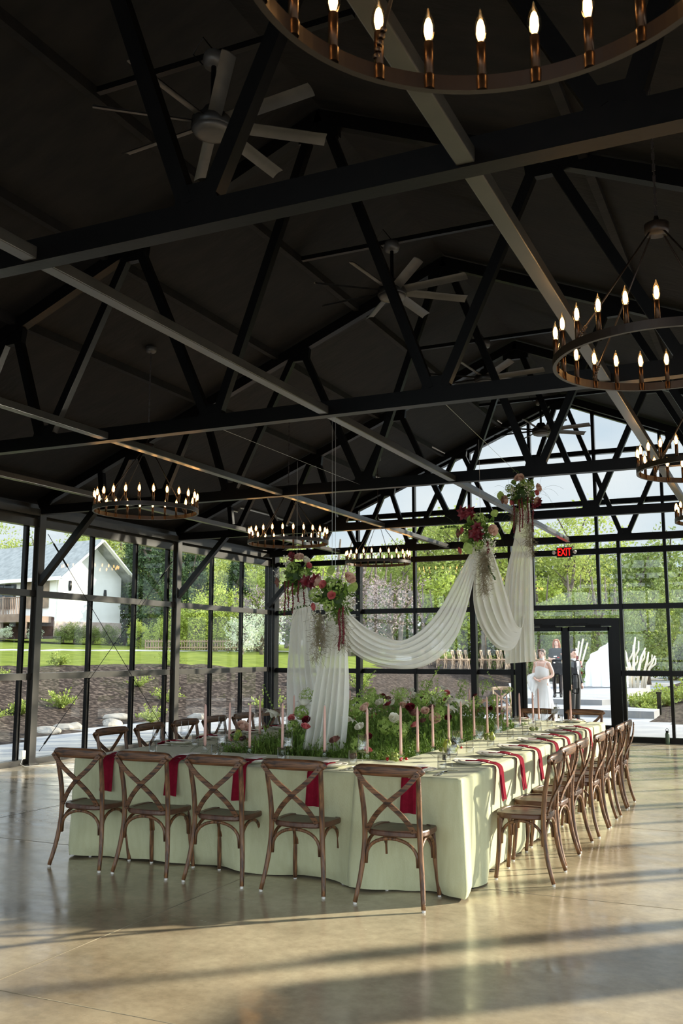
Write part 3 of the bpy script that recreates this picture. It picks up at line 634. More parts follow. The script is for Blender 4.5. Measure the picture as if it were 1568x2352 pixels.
def cutlery(kind):
    b = MB(); m = 0.002
    def prof(pts, z): 
        n = len(pts); vs = [(x, y, z + zz) for x, y, zz in pts] + [(-x, y, z + zz) for x, y, zz in pts[::-1]]
        vs2 = [(x, y, q + .0022) for x, y, q in vs]; N = len(vs)
        b.add(vs + vs2, [tuple(range(N))[::-1], tuple(range(N, 2 * N))] + [(i, (i + 1) % N, N + (i + 1) % N, N + i) for i in range(N)])
    h = [(.0, -.10, .001), (.008, -.097, .001), (.0095, -.08, .001), (.005, -.02, .004), (.0035, .02, .006)]
    if kind == 'fork':
        prof(h + [(.004, .035, .004), (.012, .05, .002), (.013, .062, .002)], 0)
        for x in (-.0105, -.0035, .0035, .0105): b.box((x, .082, .004), (.0035, .042, .002))
    elif kind == 'spoon':
        prof(h, 0); b.lathe([(.004, 0), (.014, .001), (.019, .005), (.020, .008)], 16, Matrix.Translation((0, .058, .001)) @ Matrix.Diagonal((1, 1.5, 1, 1)))
    else: prof([(.0, -.11, .001), (.0095, -.107, .001), (.0095, -.02, .001), (.006, 0, .003), (.010, .01, .003), (.0095, .08, .002), (.002, .11, .002)], 0)
    return b.build(kind, SILV)
CU = {k: cutlery(k) for k in ('fork', 'spoon', 'knife')}
for k, o in CU.items(): tag(o, 'x', k)
def wine_glass():
    b = MB(); b.lathe([(0, 0), (.038, .0), (.038, .003), (.010, .006), (.0045, .014), (.004, .05), (.0045, .085), (.012, .092), (.034, .100), (.040, .112), (.037, .15), (.031, .225), (.030, .225), (.036, .15), (.0385, .113), (.033, .103), (0, .098)], 24)
    return b.build('wine_glass', GOBL, None, True)
def tumbler():
    b = MB(); b.lathe([(0, 0), (.034, 0), (.034, .005), (.030, .10), (.0285, .10), (.031, .010), (0, .009)], 24); return b.build('water_tumbler', GOBL, None, True)
WG = wine_glass(); TU = tumbler(); tag(WG, 'x', 'wine glass'); tag(TU, 'x', 'drinking glass')
protos = {}
def place(proto, M, loc, rz, z, label, group):
    first = proto.name not in protos
    protos[proto.name] = 1
    o = proto if first else copy_tree(proto)
    p = M @ Vector((loc[0], loc[1], 0)); o.location = (p.x, p.y, z)
    o.rotation_euler = (0, 0, atan2(M[1][0], M[0][0]) + rz); o['label'] = label; o['group'] = group
    return o
seats = []
for i, x in enumerate((-4.875, -4.265, -3.66, -3.05, -2.35)): seats.append((x, 6.235, 0, f'the front row seat {ordn(i)} from the left'))
for i, y in enumerate((7.02, 7.63, 8.26, 8.95, 9.50, 10.10, 10.66)): seats.append((-1.965, y, pi / 2, f'the right side seat {ordn(i)} from the camera'))
for i, y in enumerate((7.45, 8.08, 8.75, 9.4, 10.05, 10.75)): seats.append((-5.22, y, -pi / 2, f'the left side seat {ordn(i)} from the camera'))
for i, x in enumerate((-4.93, -4.28, -3.60, -2.93, -2.31)): seats.append((x, 11.91, pi, f'the far end seat {ordn(i)} from the left'))
rs = random.Random(5)
for (x, y, r, w) in seats:
    M = Matrix.Translation((x, y, 0)) @ Matrix.Rotation(r, 4, 'Z'); j = lambda: rs.uniform(-.008, .008)
    place(PL, M, (j(), .185 + j()), rs.uniform(0, 1), ZT, f'scalloped cream plate at {w}', 'scalloped plates')
    place(NK, M, (j() + .005, 0), rs.uniform(-.03, .03), ZT, f'burgundy napkin hanging over the edge at {w}', 'burgundy napkins')
    place(MC, M, (j() - .01, .225 + j()), rs.uniform(-.12, .12), ZT + .036, f'white menu card on the plate at {w}', 'menu cards')
    place(CU['fork'], M, (-.175 + j(), .165 + j()), rs.uniform(-.08, .08), ZT, f'silver fork left of the plate at {w}', 'forks')
    place(CU['knife'], M, (.170 + j(), .155 + j()), rs.uniform(-.08, .08), ZT, f'silver knife right of the plate at {w}', 'knives')
    place(CU['spoon'], M, (.198 + j(), .155 + j()), rs.uniform(-.08, .08), ZT, f'silver spoon beside the knife at {w}', 'spoons')
    place(WG, M, (.19 + j(), .36 + j()), 0, ZT, f'long-stemmed wine glass at {w}', 'wine glasses')
    place(TU, M, (.10 + j(), .41 + j()), 0, ZT, f'short water glass at {w}', 'water glasses')

# ================================================================== taper candles on glass holders
hold = MB(); hold.lathe([(0, 0), (.030, 0), (.031, .004), (.022, .010), (.014, .018), (.019, .026), (.020, .032), (.014, .040), (.018, .048), (.030, .058), (.031, .064), (.020, .062), (.0115, .052), (0, .050)], 20)
HO = hold.build('candle_holder', GOBL, None, True); tag(HO, 'x', 'candle holder')
TC = thing('taper_candle'); b = MB(); b.lathe([(0, 0), (.0110, 0), (.0110, .05), (.0100, .30), (.0075, .335), (.003, .348), (0, .350)], 14); b.build('wax', WAX, TC, True)
b = MB(); b.tube([(0, 0, .345), (.001, 0, .358)], .0009, 5); b.build('wick', WICK, TC); tag(TC, 'x', 'candle')
cands = [(-4.54, 7.08, 'L'), (-4.42, 6.90, 'F'), (-4.50, 7.42, 'L'), (-4.02, 6.95, 'F'), (-3.72, 6.96, 'F'), (-3.33, 6.94, 'F'), (-2.97, 6.96, 'F'), (-2.69, 6.96, 'F'), (-4.52, 8.0, 'L'), (-4.52, 8.7, 'L'), (-4.50, 9.4, 'L'), (-4.50, 10.05, 'L'), (-4.50, 10.7, 'L'),
         (-2.64, 7.20, 'R'), (-2.66, 7.62, 'R'), (-2.64, 7.98, 'R'), (-2.67, 8.43, 'R'), (-2.66, 8.80, 'R'), (-2.63, 9.14, 'R'), (-2.62, 9.48, 'R'), (-2.66, 10.0, 'R'), (-2.60, 10.30, 'R'), (-2.55, 10.70, 'R'),
         (-4.2, 11.22, 'B'), (-3.85, 11.22, 'B'), (-3.45, 11.24, 'B'), (-3.05, 11.22, 'B'), (-2.62, 11.28, 'B'), (-2.25, 11.30, 'B')]
cnt = {}
WH = {'F': 'on the front table before the flowers, {} from the left', 'R': 'on the right side table, {} from the camera', 'L': 'on the left side table, {} from the camera', 'B': 'on the far end table, {} from the left'}
for x, y, s in sorted(cands, key=lambda c: (c[2], c[0] if c[2] in 'FB' else c[1])):
    i = cnt.get(s, 0); cnt[s] = i + 1; w = WH[s].format(ordn(i)); M = Matrix.Translation((x, y, 0))
    place(HO, M, (0, 0), 0, ZT, f'clear glass candle holder {w}', 'glass candle holders'); o = place(TC, M, (0, 0), 0, ZT + .051, f'tall dusty pink taper candle {w}', 'taper candles')
    o.scale = (1, 1, rs.uniform(.96, 1.06))

# fruit
def pear():
    t = thing('pear'); b = MB(); b.lathe([(0, 0), (.018, .002), (.030, .018), (.032, .034), (.024, .054), (.016, .068), (.011, .078), (0, .082)], 18); b.build('pear_flesh', PEARM, t, True)
    b = MB(); b.tube([(0, 0, .08), (.003, 0, .098)], .0015, 5); b.build('stem', WICK, t); return t
def ball(nm, r, m):
    t = thing(nm); b = MB(); b.ell((0, 0, r), (r, r, r * .95), 14, 9); b.build(nm + '_flesh', m, t, True); b = MB(); b.tube([(0, 0, 2 * r * .95), (.004, 0, 2 * r + .012)], .001, 5); b.build('stem', LEAF, t); return t
FR = {'pear': pear(), 'cherry': ball('cherry', .0125, REDB), 'plum': ball('plum', .024, FIGM), 'fig': ball('fig', .020, mat('fig_green_skin', (120, 134, 60), .5, 0, (150, 160, 80), 20))}
for k, o in FR.items(): tag(o, 'x', k)
piles = [(-2.76, 7.02, 'beside the front right candle', 'fffccccccff'), (-2.58, 7.78, 'by the second right-hand candle', 'pppcfp'), (-2.60, 8.05, 'by the third right-hand candle', 'ffcc'), (-2.60, 9.02, 'midway along the right table', 'fffffp'), (-2.45, 10.25, 'far along the right table', 'ffff'),
         (-4.72, 7.95, 'on the left table by the candles', 'pppuuucccc'), (-4.66, 9.4, 'far along the left table', 'ffcc'), (-3.1, 7.0, 'in front of the meadow flowers', 'ufu')]
KN = {'f': 'fig', 'c': 'cherry', 'p': 'pear', 'u': 'plum'}; CN = {'f': 'green fig', 'c': 'shiny red cherry', 'p': 'small green pear', 'u': 'dark purple plum'}
for (x, y, w, s) in piles:
    for i, ch in enumerate(s):
        a = i * 2.4; rr_ = .022 * sqrt(i) + .004
        o = place(FR[KN[ch]], Matrix.Translation((x, y, 0)), (rr_ * cos(a) * 1.3, rr_ * sin(a) * 1.3), a, ZT + (.022 if i < 2 and len(s) > 5 else 0), f'{CN[ch]} in the fruit group {w}', f'{KN[ch]}s {w}')

# ================================================================== flowers
def align(c, d, s=1.0, roll=0.0):
    q = Vector(d).normalized().to_track_quat('Z', 'Y'); return Matrix.Translation(c) @ q.to_matrix().to_4x4() @ Matrix.Rotation(roll, 4, 'Z') @ Matrix.Scale(s, 4)
def rose(b, M, rr, layers=5, ruf=0.0):
    b.ell((0, 0, .30), (.16, .16, .55), 8, 6, M)
    for L in range(layers):
        k = (L + 1.2) / (layers + .2); n = 3 + L; 
        for i in range(n):
            a0 = 2 * pi * i / n + L * 1.3; wa = pi / n * 1.35; h = 1.0 - .45 * k; ro = rr.uniform(.92, 1.06)
            def f(u, v, k=k, a0=a0, wa=wa, h=h, ro=ro):
                a = a0 + (v - .5) * 2 * wa * (0.45 + .55 * sin(pi * min(1, u * .75 + .2))); r = k * ro * (.42 + .50 * sin(min(1, u * 1.15) * pi / 2)) * (1 + .12 * (k > .7) * u * u)
                return (r * cos(a), r * sin(a), h * u * (1 - .25 * abs(v - .5)) + ruf * .08 * sin(v * 21 + a0 * 7) * u)
            b.grid(f, 4, 6, M)
def lily(b, M, rr):
    for i in range(6):
        a0 = pi / 3 * i + (.0 if i % 2 else .1)
        def f(u, v):
            w = .28 * sin(pi * (u * .9 + .08)) ; r = .08 + 1.0 * u ** 1.3; z = .75 * sin(u * 1.9) - .35 * u * u
            x, y = r, (v - .5) * 2 * w; return (x * cos(a0) - y * sin(a0), x * sin(a0) + y * cos(a0), z + .1 * abs(v - .5))
        b.grid(f, 8, 4, M)
def floret(b, M, n=4):
    for i in range(n):
        a = 2 * pi * i / n; c, s_ = cos(a), sin(a)
        P = [(0, 0, 0), (.55, -.4, .12), (1.0, 0, .2), (.55, .4, .12)]
        b.add([(x * c - y * s_, x * s_ + y * c, z) for x, y, z in P], [(0, 1, 2, 3)], M)
def puff(b, c, rad, rr, n=110, fs=.14, flat=1.0, dense=1.0):
    for _ in range(n):
        v = Vector((rr.gauss(0, 1), rr.gauss(0, 1), rr.gauss(0, 1))).normalized(); k = rr.uniform(.78, 1.0)
        p = Vector(c) + Vector((v.x * rad * k, v.y * rad * k, v.z * rad * k * flat)); floret(b, align(p, v, rad * fs * rr.uniform(.8, 1.3), rr.uniform(0, 6)))
def leafb(b, M, L=1.0, w=.32, bend=.3):
    b.grid(lambda u, v: ((v - .5) * 2 * w * L * sin(pi * (u * .94 + .03)) ** .8, L * u, bend * L * (u * u) * -1 + .12 * L * abs(v - .5)), 5, 2, M)
def sprig(b, pts, rr, leaf=.03, every=2, r=.0016, w=.3):
    b.tube(pts, [r] * len(pts), 4)
    for i in range(1, len(pts)):
        if i % every == 0 or i == len(pts) - 1:
            for s_ in (-1, 1):
                d = (pts[i] - pts[i - 1]).normalized(); q = d.cross(Vector((rr.uniform(-1, 1), rr.uniform(-1, 1), rr.uniform(-1, 1)))).normalized() * s_
                leafb(b, align(pts[i], q.cross(d), 1, rr.uniform(-.5, .5)) @ Matrix.Rotation(rr.uniform(-1, 1), 4, 'X'), leaf * rr.uniform(.7, 1.2), w)
def curve(p, d, L, droop, rr, n=8, wig=.02):
    p = Vector(p); d = Vector(d).normalized(); out = [p.copy()]; st = L / n; w = Vector((rr.uniform(-1, 1), rr.uniform(-1, 1), rr.uniform(-1, 1))) * wig
    for i in range(n):
        d = (d + Vector((0, 0, -droop / n)) + w).normalized(); p = p + d * st; out.append(p.copy())
    return out

MEADOW_R = random.Random(11)
# meadow: soil-less moss base and grasses filling the hole between the tables
mr = MEADOW_R
X0, X1, Y0, Y1 = -4.40, -2.78, 7.05, 11.08
def in_bed(): return mr.uniform(X0, X1), Y0 + (Y1 - Y0) * mr.random() ** 1.15
b = MB(); b.grid(lambda u, v: (X0 + (X1 - X0) * u, Y0 + (Y1 - Y0) * v, .68 + .20 * sin(pi * u) * sin(pi * v) + .05 * noise.noise(Vector((u * 9, v * 20, 3)))), 30, 60)
b.grid(lambda u, v: (X0 + (X1 - X0) * u, Y0 + .001, .02 + .66 * v), 1, 1); b.grid(lambda u, v: (X1 - .001, Y0 + (Y1 - Y0) * u, .02 + .66 * v), 1, 1); b.grid(lambda u, v: (X0 + .001, Y0 + (Y1 - Y0) * u, .02 + .66 * v), 1, 1); b.grid(lambda u, v: (X0 + (X1 - X0) * u, Y1, .02 + .66 * v), 1, 1)
tag(b.build('moss_bed', LEAF2, None, True), 'dark green mossy base filling the centre of the tables', 'moss', kind='stuff')
b = MB()
for i in range(5000):
    x, y = in_bed(); h = mr.uniform(.20, .46) * (1 if mr.random() < .88 else 1.4); a = mr.uniform(0, 2 * pi); ln = mr.uniform(.02, .20); w = mr.uniform(.0016, .0042)
    edge = min((x - X0) * 1.2, (X1 - x) * 1.0, (y - Y0) * .8); z0 = .70; h *= .45 + .6 * sm(0, .7, edge)
    if edge < .12: ln *= 1.3
    nx, ny = cos(a + pi / 2) * w, sin(a + pi / 2) * w; vs = []
    for k in range(5):
        t = k / 4; px, py = x + cos(a) * ln * t * t, y + sin(a) * ln * t * t; pz = z0 + h * t * (1 - .35 * t * ln / .2); q = 1 - t * .9
        vs += [(px - nx * q, py - ny * q, pz), (px + nx * q, py + ny * q, pz)]
    b.add(vs, [(2 * k, 2 * k + 1, 2 * k + 3, 2 * k + 2) for k in range(4)])
tag(b.build('meadow_grass', GRASSB), 'fine green grass blades of the meadow centrepiece', 'grass', kind='stuff')
b = MB()
for i in range(2600):
    x, y = in_bed(); eg = sm(0, .8, min((x - X0) * 1.2, (X1 - x) * 1.1, (y - Y0) * .8)); z = mr.uniform(.74, .84) + .30 * mr.random() * eg; d = (mr.uniform(-1, 1), mr.uniform(-1, 1), mr.uniform(.2, 1.4))
    P = curve((x, y, z - .08), d, mr.uniform(.06, .16), .5, mr, 5); sprig(b, P, mr, mr.uniform(.016, .036), 1, .0012, .24)
tag(b.build('meadow_foliage', LEAF), 'small leafy stems crowding the meadow centrepiece', 'foliage', kind='stuff')
b = MB()
for i in range(70):   # long arching grasses leaning over the tables on the left and front
    x, y = (mr.uniform(X0, X0 + .4), mr.uniform(Y0, Y0 + 1.8)) if i % 2 else in_bed(); a = mr.uniform(2.2, 4.2) if i % 2 else mr.uniform(0, 6.3)
    P = curve((x, y, .76), (cos(a), sin(a), 1.3), mr.uniform(.3, .55), 2.2, mr, 9, .0); b.tube(P, [.0013] * 10, 3)
tag(b.build('arching_grass', LEAF2), 'thin dark arching grasses leaning out of the meadow', 'grass', kind='stuff')

def bloom(name, headfn, hm, stem=.22, stemm=LEAF, r=.0022):
    t = thing(name); P = [(0, 0, -stem), (.006, .004, -stem * .5), (0, 0, 0)]
    b = MB(); b.tube([interp(P, i / 6) for i in range(7)], r, 5)
    leafb(b, Matrix.Translation((0, 0, -stem * .5)) @ Matrix.Rotation(.9, 4, 'X'), .05, .25); leafb(b, Matrix.Translation((0, 0, -stem * .35)) @ Matrix.Rotation(2.4, 4, 'Z') @ Matrix.Rotation(.9, 4, 'X'), .045, .25)
    b.build('stem', stemm, t); b = MB(); headfn(b); b.build('flower_head', hm, t, True); tag(t, 'x', 'flower'); return t
I4 = Matrix.Identity(4); fr = random.Random(21)
BL = {
 'rose': bloom('rose', lambda b: rose(b, Matrix.Scale(.040, 4), fr, 7), BLUSH),
 'carnation': bloom('carnation', lambda b: rose(b, Matrix.Scale(.032, 4), fr, 6, 1.0), PINK),
 'ranunculus': bloom('ranunculus', lambda b: rose(b, Matrix.Scale(.036, 4), fr, 6), WHITEP),
 'lily': bloom('lily', lambda b: lily(b, Matrix.Scale(.072, 4), fr), WHITEP),
 'hydrangea': bloom('hydrangea', lambda b: puff(b, (0, 0, .0), .062, fr, 170, .17), LIME),
 'scabiosa': bloom('scabiosa', lambda b: rose(b, Matrix.Scale(.034, 4), fr, 6, 1.0), MAUVE),
 'dahlia': bloom('dahlia', lambda b: rose(b, Matrix.Scale(.034, 4), fr, 6, .3), BURG),
 'queen_annes_lace': bloom('queen_annes_lace', lambda b: puff(b, (0, 0, 0), .075, fr, 150, .09, .5), LIME, .34)}
def larkspur():
    t = thing('larkspur'); P = curve((0, 0, -.2), (.1, 0, 1), .55, -.1, fr, 14, .02); b = MB(); b.tube(P, [.002] * 15, 5); b.build('stem', LEAF, t)
    b = MB()
    for i in range(5, 15):
        for k in range(3): floret(b, align(P[i] + Vector((fr.uniform(-1, 1), fr.uniform(-1, 1), 0)) * .012, (fr.uniform(-1, 1), fr.uniform(-1, 1), .3), .013 * (1.4 - i / 20), fr.random()))
    b.build('flower_head', LIME, t); tag(t, 'x', 'flower'); return t
BL['larkspur'] = larkspur()
ADJ = {'rose': 'blush cream rose', 'carnation': 'coral pink carnation', 'ranunculus': 'ivory white ranunculus', 'lily': 'white star shaped lily', 'hydrangea': 'round lime green hydrangea', 'scabiosa': 'dusty mauve ruffled flower', 'dahlia': 'small dark burgundy dahlia', 'queen_annes_lace': 'flat lime lace flower', 'larkspur': 'tall pale green flower spike'}
spots = []   # explicit ones read off the photo (kind, x, y, z, scale)
E_ = [('rose', -4.30, 7.30, .93, 1.25), ('carnation', -3.66, 7.25, .95, 1.1), ('lily', -3.40, 7.5, .98, 1.15), ('lily', -4.15, 7.55, 1.0, 1.1), ('hydrangea', -3.42, 7.75, 1.10, 1.25), ('hydrangea', -3.95, 7.75, 1.04, .95), ('ranunculus', -3.18, 7.30, .96, 1.05), ('ranunculus', -2.98, 7.55, 1.02, 1.2),
      ('hydrangea', -2.88, 7.45, .95, 1.0), ('carnation', -2.84, 7.70, .96, 1.1), ('scabiosa', -3.33, 7.14, .86, 1.2), ('dahlia', -3.70, 7.36, 1.0, 1.0), ('carnation', -4.02, 7.7, 1.0, .9), ('carnation', -3.02, 7.08, .80, 1.0), ('rose', -2.86, 8.25, .98, 1.2), ('scabiosa', -2.95, 7.95, 1.04, 1.3),
      ('dahlia', -2.83, 8.55, .97, .9), ('lily', -2.86, 9.0, 1.05, 1.2), ('hydrangea', -3.1, 8.6, 1.15, 1.05), ('queen_annes_lace', -3.5, 8.2, 1.18, 1.2), ('queen_annes_lace', -3.25, 8.4, 1.20, 1.1), ('queen_annes_lace', -2.95, 8.7, 1.15, 1.0), ('larkspur', -4.25, 8.4, 1.12, 1.1), ('larkspur', -4.0, 8.2, 1.10, 1.2), ('larkspur', -3.2, 8.9, 1.22, 1.0), ('larkspur', -4.3, 7.9, 1.0, .8), ('hydrangea', -3.12, 7.12, .84, .9), ('dahlia', -3.06, 7.2, .90, .8)]
for _ in range(80):
    k = fr.choice(['rose', 'carnation', 'ranunculus', 'lily', 'hydrangea', 'hydrangea', 'scabiosa', 'dahlia', 'queen_annes_lace', 'queen_annes_lace', 'larkspur', 'carnation'])
    E_.append((k, fr.uniform(-4.3, -2.85), fr.uniform(7.5, 11.0), fr.uniform(.92, 1.16) + (.05 if 'lace' in k or k == 'larkspur' else 0), fr.uniform(.75, 1.1)))
for k, x, y, z, s_ in E_:
    o = place(BL[k], I4, (x, y), fr.uniform(0, 6), z + .03, '', 'x'); o.scale = (s_ * 1.15,) * 3; o.rotation_euler = (fr.uniform(.35, 1.05), fr.uniform(-.4, .4), fr.uniform(0, 1.5) if k == 'lily' else fr.uniform(-.7, .7))
    row = 'front' if y < 7.6 else 'middle' if y < 9 else 'far'; side = 'left' if x < -3.9 else 'right' if x < -3.1 and False else ('centre' if x < -3.2 else 'right')
    o['label'] = f'{ADJ[k]} in the {row} {side} of the table meadow'; o['group'] = f'{k.replace("_", " ")} flowers in the {row} {side} of the meadow'

# hanging bouquets
def hanging(name, c, spec, seed, label, wires, scale=1.0):
    rr = random.Random(seed); t = thing(name, c)
    b = MB()
    for i in range(260 if scale > .9 else 220):
        v = Vector((rr.gauss(0, 1), rr.gauss(0, .8), rr.gauss(0, 1))).normalized(); p = v * rr.uniform(.03, .15) * scale; p.z *= 1.15
        leafb(b, align(p, v.cross(Vector((rr.uniform(-1, 1), rr.uniform(-1, 1), rr.uniform(-1, 1)))), 1, rr.uniform(0, 6)), rr.uniform(.035, .075), .34)
    b.build('leaf_mass', LEAF, t)
    b = MB(); b.ell((0, 0, 0), (.11 * scale, .09 * scale, .12 * scale), 12, 8); b.build('moss_core', LEAF2, t)
    for kind, dx, dz, r, dy in spec:
        p = Vector((dx, dy, dz)); d = Vector((dx * 1.6, dy - .12, dz * .8)); b = MB()
        if kind in ('blush', 'pink', 'white', 'mauve'): rose(b, align(p, d, r, rr.random()), rr, 7, 1.0 if kind == 'pink' else .15); b.build('rose' if kind != 'pink' else 'carnation', {'blush': BLUSH, 'pink': PINK, 'white': WHITEP, 'mauve': MAUVE}[kind], t, True)
        elif kind == 'lime': puff(b, p, r, rr, 120, .2); b.build('hydrangea', LIME, t)
        elif kind == 'orchid':
            for _ in range(4): lily(b, align(p + Vector((rr.uniform(-1, 1), rr.uniform(-.5, .3), rr.uniform(-1, 1))) * r * .7, (rr.uniform(-.5, .5), -1, rr.uniform(-.4, .4)), r * .75, rr.random()), rr)
            b.build('orchid_stem', BURG, t, True)
        elif kind == 'statice':
            for _ in range(70):
                q = p + Vector((rr.gauss(0, .5), rr.gauss(0, .5), rr.gauss(0, .8))) * r; floret(b, align(q, (rr.uniform(-1, 1), -1, rr.uniform(-1, 1)), .009, rr.random()))
            b.build('white_filler_flowers', WHITEP, t)
        elif kind == 'leaf':
            leafb(b, align(p, (0, -1, .3), 1, rr.uniform(-.8, .8) + (pi if dx < 0 else 0)), r * 2, .4); b.build('anthurium_leaf', LIME, t)
        elif kind == 'amar':
            P = [p + Vector((.005 * sin(i * .45 + r * 30), 0, -r * i / 16)) for i in range(17)]; b.tube(P, [.006] * 17, 6)
            for q in P:
                for _ in range(5): b.ell(tuple(q + Vector((rr.uniform(-1, 1), rr.uniform(-1, 1), rr.uniform(-1, 1))) * .009), .0048, 5, 4)
            b.build('amaranth_strand', BURG, t)
        elif kind == 'moss':
            for _ in range(230):
                q = p + Vector((rr.gauss(0, .017), rr.gauss(0, .017), rr.uniform(-.9, 0) * r)); 
                P = curve(q, (rr.uniform(-.6, .6), rr.uniform(-.6, .6), -.9), rr.uniform(.05, .11), 1.2, rr, 6, .7); b.tube(P, [.0012] * 7, 3)
            b.build('spanish_moss', MOSS, t)
        elif kind == 'sprig':
            sprig(b, curve(p, (dx, -.2, dz), r, .5, rr, 12, .05), rr, .022, 1, .0012, .35); b.build('leafy_sprig', LEAF2, t)
        elif kind == 'grass':
            for _ in range(9): b.tube(curve(p, (dx + rr.uniform(-.2, .2), rr.uniform(-.5, .2), rr.uniform(.0, .5)), r * rr.uniform(.6, 1.1), 1.9, rr, 9, .0), [.0009] * 10, 3)
            b.build('wispy_grass', LEAF2, t)
    for (dx, ztop) in wires:
        b = MB(); b.tube([(dx, 0, .12), (dx, 0, ztop - c[2])], .0014, 5); b.build('hanging_wire', WIRE, t)
    tag(t, label, 'hanging bouquet', 'flower clusters hung over the table')
hanging('hanging_bouquet', (-4.68, 9.05, 2.42), [('blush', .06, .19, .05, -.06), ('white', .12, .16, .045, -.03), ('orchid', -.02, .21, .05, -.05), ('lime', .0, .08, .065, -.11), ('lime', .12, .02, .05, -.08), ('mauve', -.19, -.06, .055, -.05), ('pink', .17, .10, .035, -.06), ('statice', -.16, .02, .05, -.08), ('statice', -.08, .15, .05, -.08), ('statice', .13, -.05, .05, -.08), ('amar', -.10, -.06, .36, -.08), ('amar', -.05, -.06, .28, -.10), ('amar', .0, -.08, .32, -.09), ('amar', .06, -.06, .22, -.08), ('amar', .12, -.06, .26, -.06), ('grass', -.2, -.05, .30, 0), ('sprig', .2, .06, .22, -.03)], 31, 'flower cluster with hanging amaranth, farthest left of the four', [(0, 3.68)])
hanging('hanging_bouquet', (-3.43, 7.33, 2.06), [('pink', .04, .02, .036, -.13), ('pink', -.12, -.07, .034, -.13), ('pink', -.04, .11, .04, -.12), ('blush', .16, .16, .055, -.05), ('blush', -.10, .14, .05, -.08), ('lime', -.13, .03, .06, -.10), ('lime', .05, .10, .07, -.10), ('lime', .0, -.06, .055, -.12), ('orchid', -.19, .12, .075, -.05), ('statice', .17, -.05, .06, -.08), ('statice', -.15, -.13, .05, -.08), ('statice', .0, -.13, .05, -.10), ('amar', .105, -.10, .33, -.12), ('amar', .135, -.08, .30, -.11), ('moss', -.13, -.13, .42, -.06), ('moss', -.10, -.12, .30, -.04), ('moss', .11, -.12, .32, -.06), ('sprig', -.15, -.05, .34, -.06), ('sprig', .18, .02, .2, -.05), ('leaf', .0, .20, .05, -.04), ('leaf', .18, .03, .06, -.06), ('grass', -.2, -.02, .4, 0), ('grass', .2, .05, .3, 0)], 32, 'lowest flower cluster with grey moss above the tall left drape', [(-.02, 3.66), (.012, 3.66)])
hanging('hanging_bouquet', (-2.56, 8.75, 2.74), [('orchid', -.08, .17, .08, -.05), ('orchid', .02, -.01, .08, -.10), ('blush', .15, .01, .055, -.08), ('mauve', -.17, .0, .045, -.06), ('pink', -.13, .02, .035, -.08), ('pink', -.16, -.16, .035, -.06), ('lime', .03, .12, .07, -.08), ('lime', -.11, -.04, .055, -.08), ('lime', .02, -.12, .05, -.09), ('leaf', -.10, -.10, .06, -.12), ('leaf', .19, .14, .05, -.05), ('statice', .10, -.07, .07, -.08), ('statice', .14, -.16, .05, -.06), ('statice', -.02, -.16, .05, -.08), ('moss', .06, -.16, .46, -.06), ('moss', .08, -.16, .25, -.05), ('moss', .06, -.2, .4, -.07), ('sprig', -.16, .05, .20, -.05), ('sprig', .12, .09, .16, -.05), ('amar', .11, -.10, .10, -.08), ('grass', -.2, .05, .35, 0), ('grass', .2, .0, .35, 0), ('sprig', .1, -.3, .2, -.05)], 33, 'flower cluster with dark orchids at the right end of the long swag', [(0.02, 3.66)])
hanging('hanging_bouquet', (-2.61, 10.72, 3.42), [('blush', .0, .17, .06, -.08), ('blush', -.15, -.06, .055, -.08), ('mauve', -.20, -.05, .05, -.04), ('blush', .19, .06, .05, -.03), ('blush', .17, -.09, .05, -.05), ('pink', .18, .0, .035, -.06), ('pink', -.09, -.10, .03, -.10), ('lime', -.12, .07, .055, -.08), ('lime', .05, .12, .06, -.07), ('lime', .12, .08, .05, -.07), ('leaf', -.24, .05, .055, -.05), ('statice', .1, .05, .06, -.10), ('statice', -.08, .04, .05, -.1), ('amar', -.07, -.08, .38, -.12), ('amar', .0, -.08, .36, -.13), ('amar', .03, -.06, .34, -.12), ('amar', .09, -.05, .30, -.10), ('amar', .14, -.05, .40, -.08), ('orchid', .19, -.14, .06, -.04), ('moss', .07, -.15, .5, -.05), ('moss', .10, -.25, .5, -.04), ('moss', -.08, -.14, .2, -.04), ('sprig', .0, .2, .16, 0), ('grass', .2, .0, .35, 0), ('grass', -.15, .0, .3, 0)], 34, 'highest flower cluster with dark red strands, on the right', [(.0, 3.66)], 1.05)
for a, c, l in (((-4.59, 7.3, 3.66), (-4.72, 10.9, 3.72), 'thin support wire strung between trusses above the left bouquet'), ((-2.41, 7.3, 3.66), (-2.69, 10.9, 3.70), 'thin support wire strung between trusses above the dark orchid bouquet')):
    b = MB(); b.tube([a, c], .0016, 5); tag(b.build('support_wire', WIRE), l, 'wire', 'bouquet support wires')

# sheer drapes
def panel(name, Lf, Rt, n, amp, label, seed, nu=44, nv=72, par=False, bulge=0.0):
    rr = random.Random(seed); ph = rr.uniform(0, 6); b = MB()
    def f(u, v):
        a, c = interp(Lf, u), interp(Rt, u); w = v + .25 / n * sin(2 * pi * n * v + ph) * .6
        p = a.lerp(c, min(max(w, 0), 1)); k = amp * (.35 + .65 * sm(0, .7, u)) if not par else amp * (.25 + .75 * sin(pi * min(1, max(0, u))))
        dy = k * sin(2 * pi * n * v + ph + 1.6 * sin(u * 3 + ph)) + .3 * k * sin(2 * pi * n * 2.3 * v + u * 4)
        return (p.x, p.y + dy - bulge * sin(pi * v) * (sin(pi * u) if par else 1), p.z)
    b.grid(f, nu, nv); o = b.build('sheer_drape', SHEER, None, True); tag(o, label, 'drape', 'sheer white chiffon drapes'); return o
def edge(p, Y): return [(x, Y, z) for x, z in p]
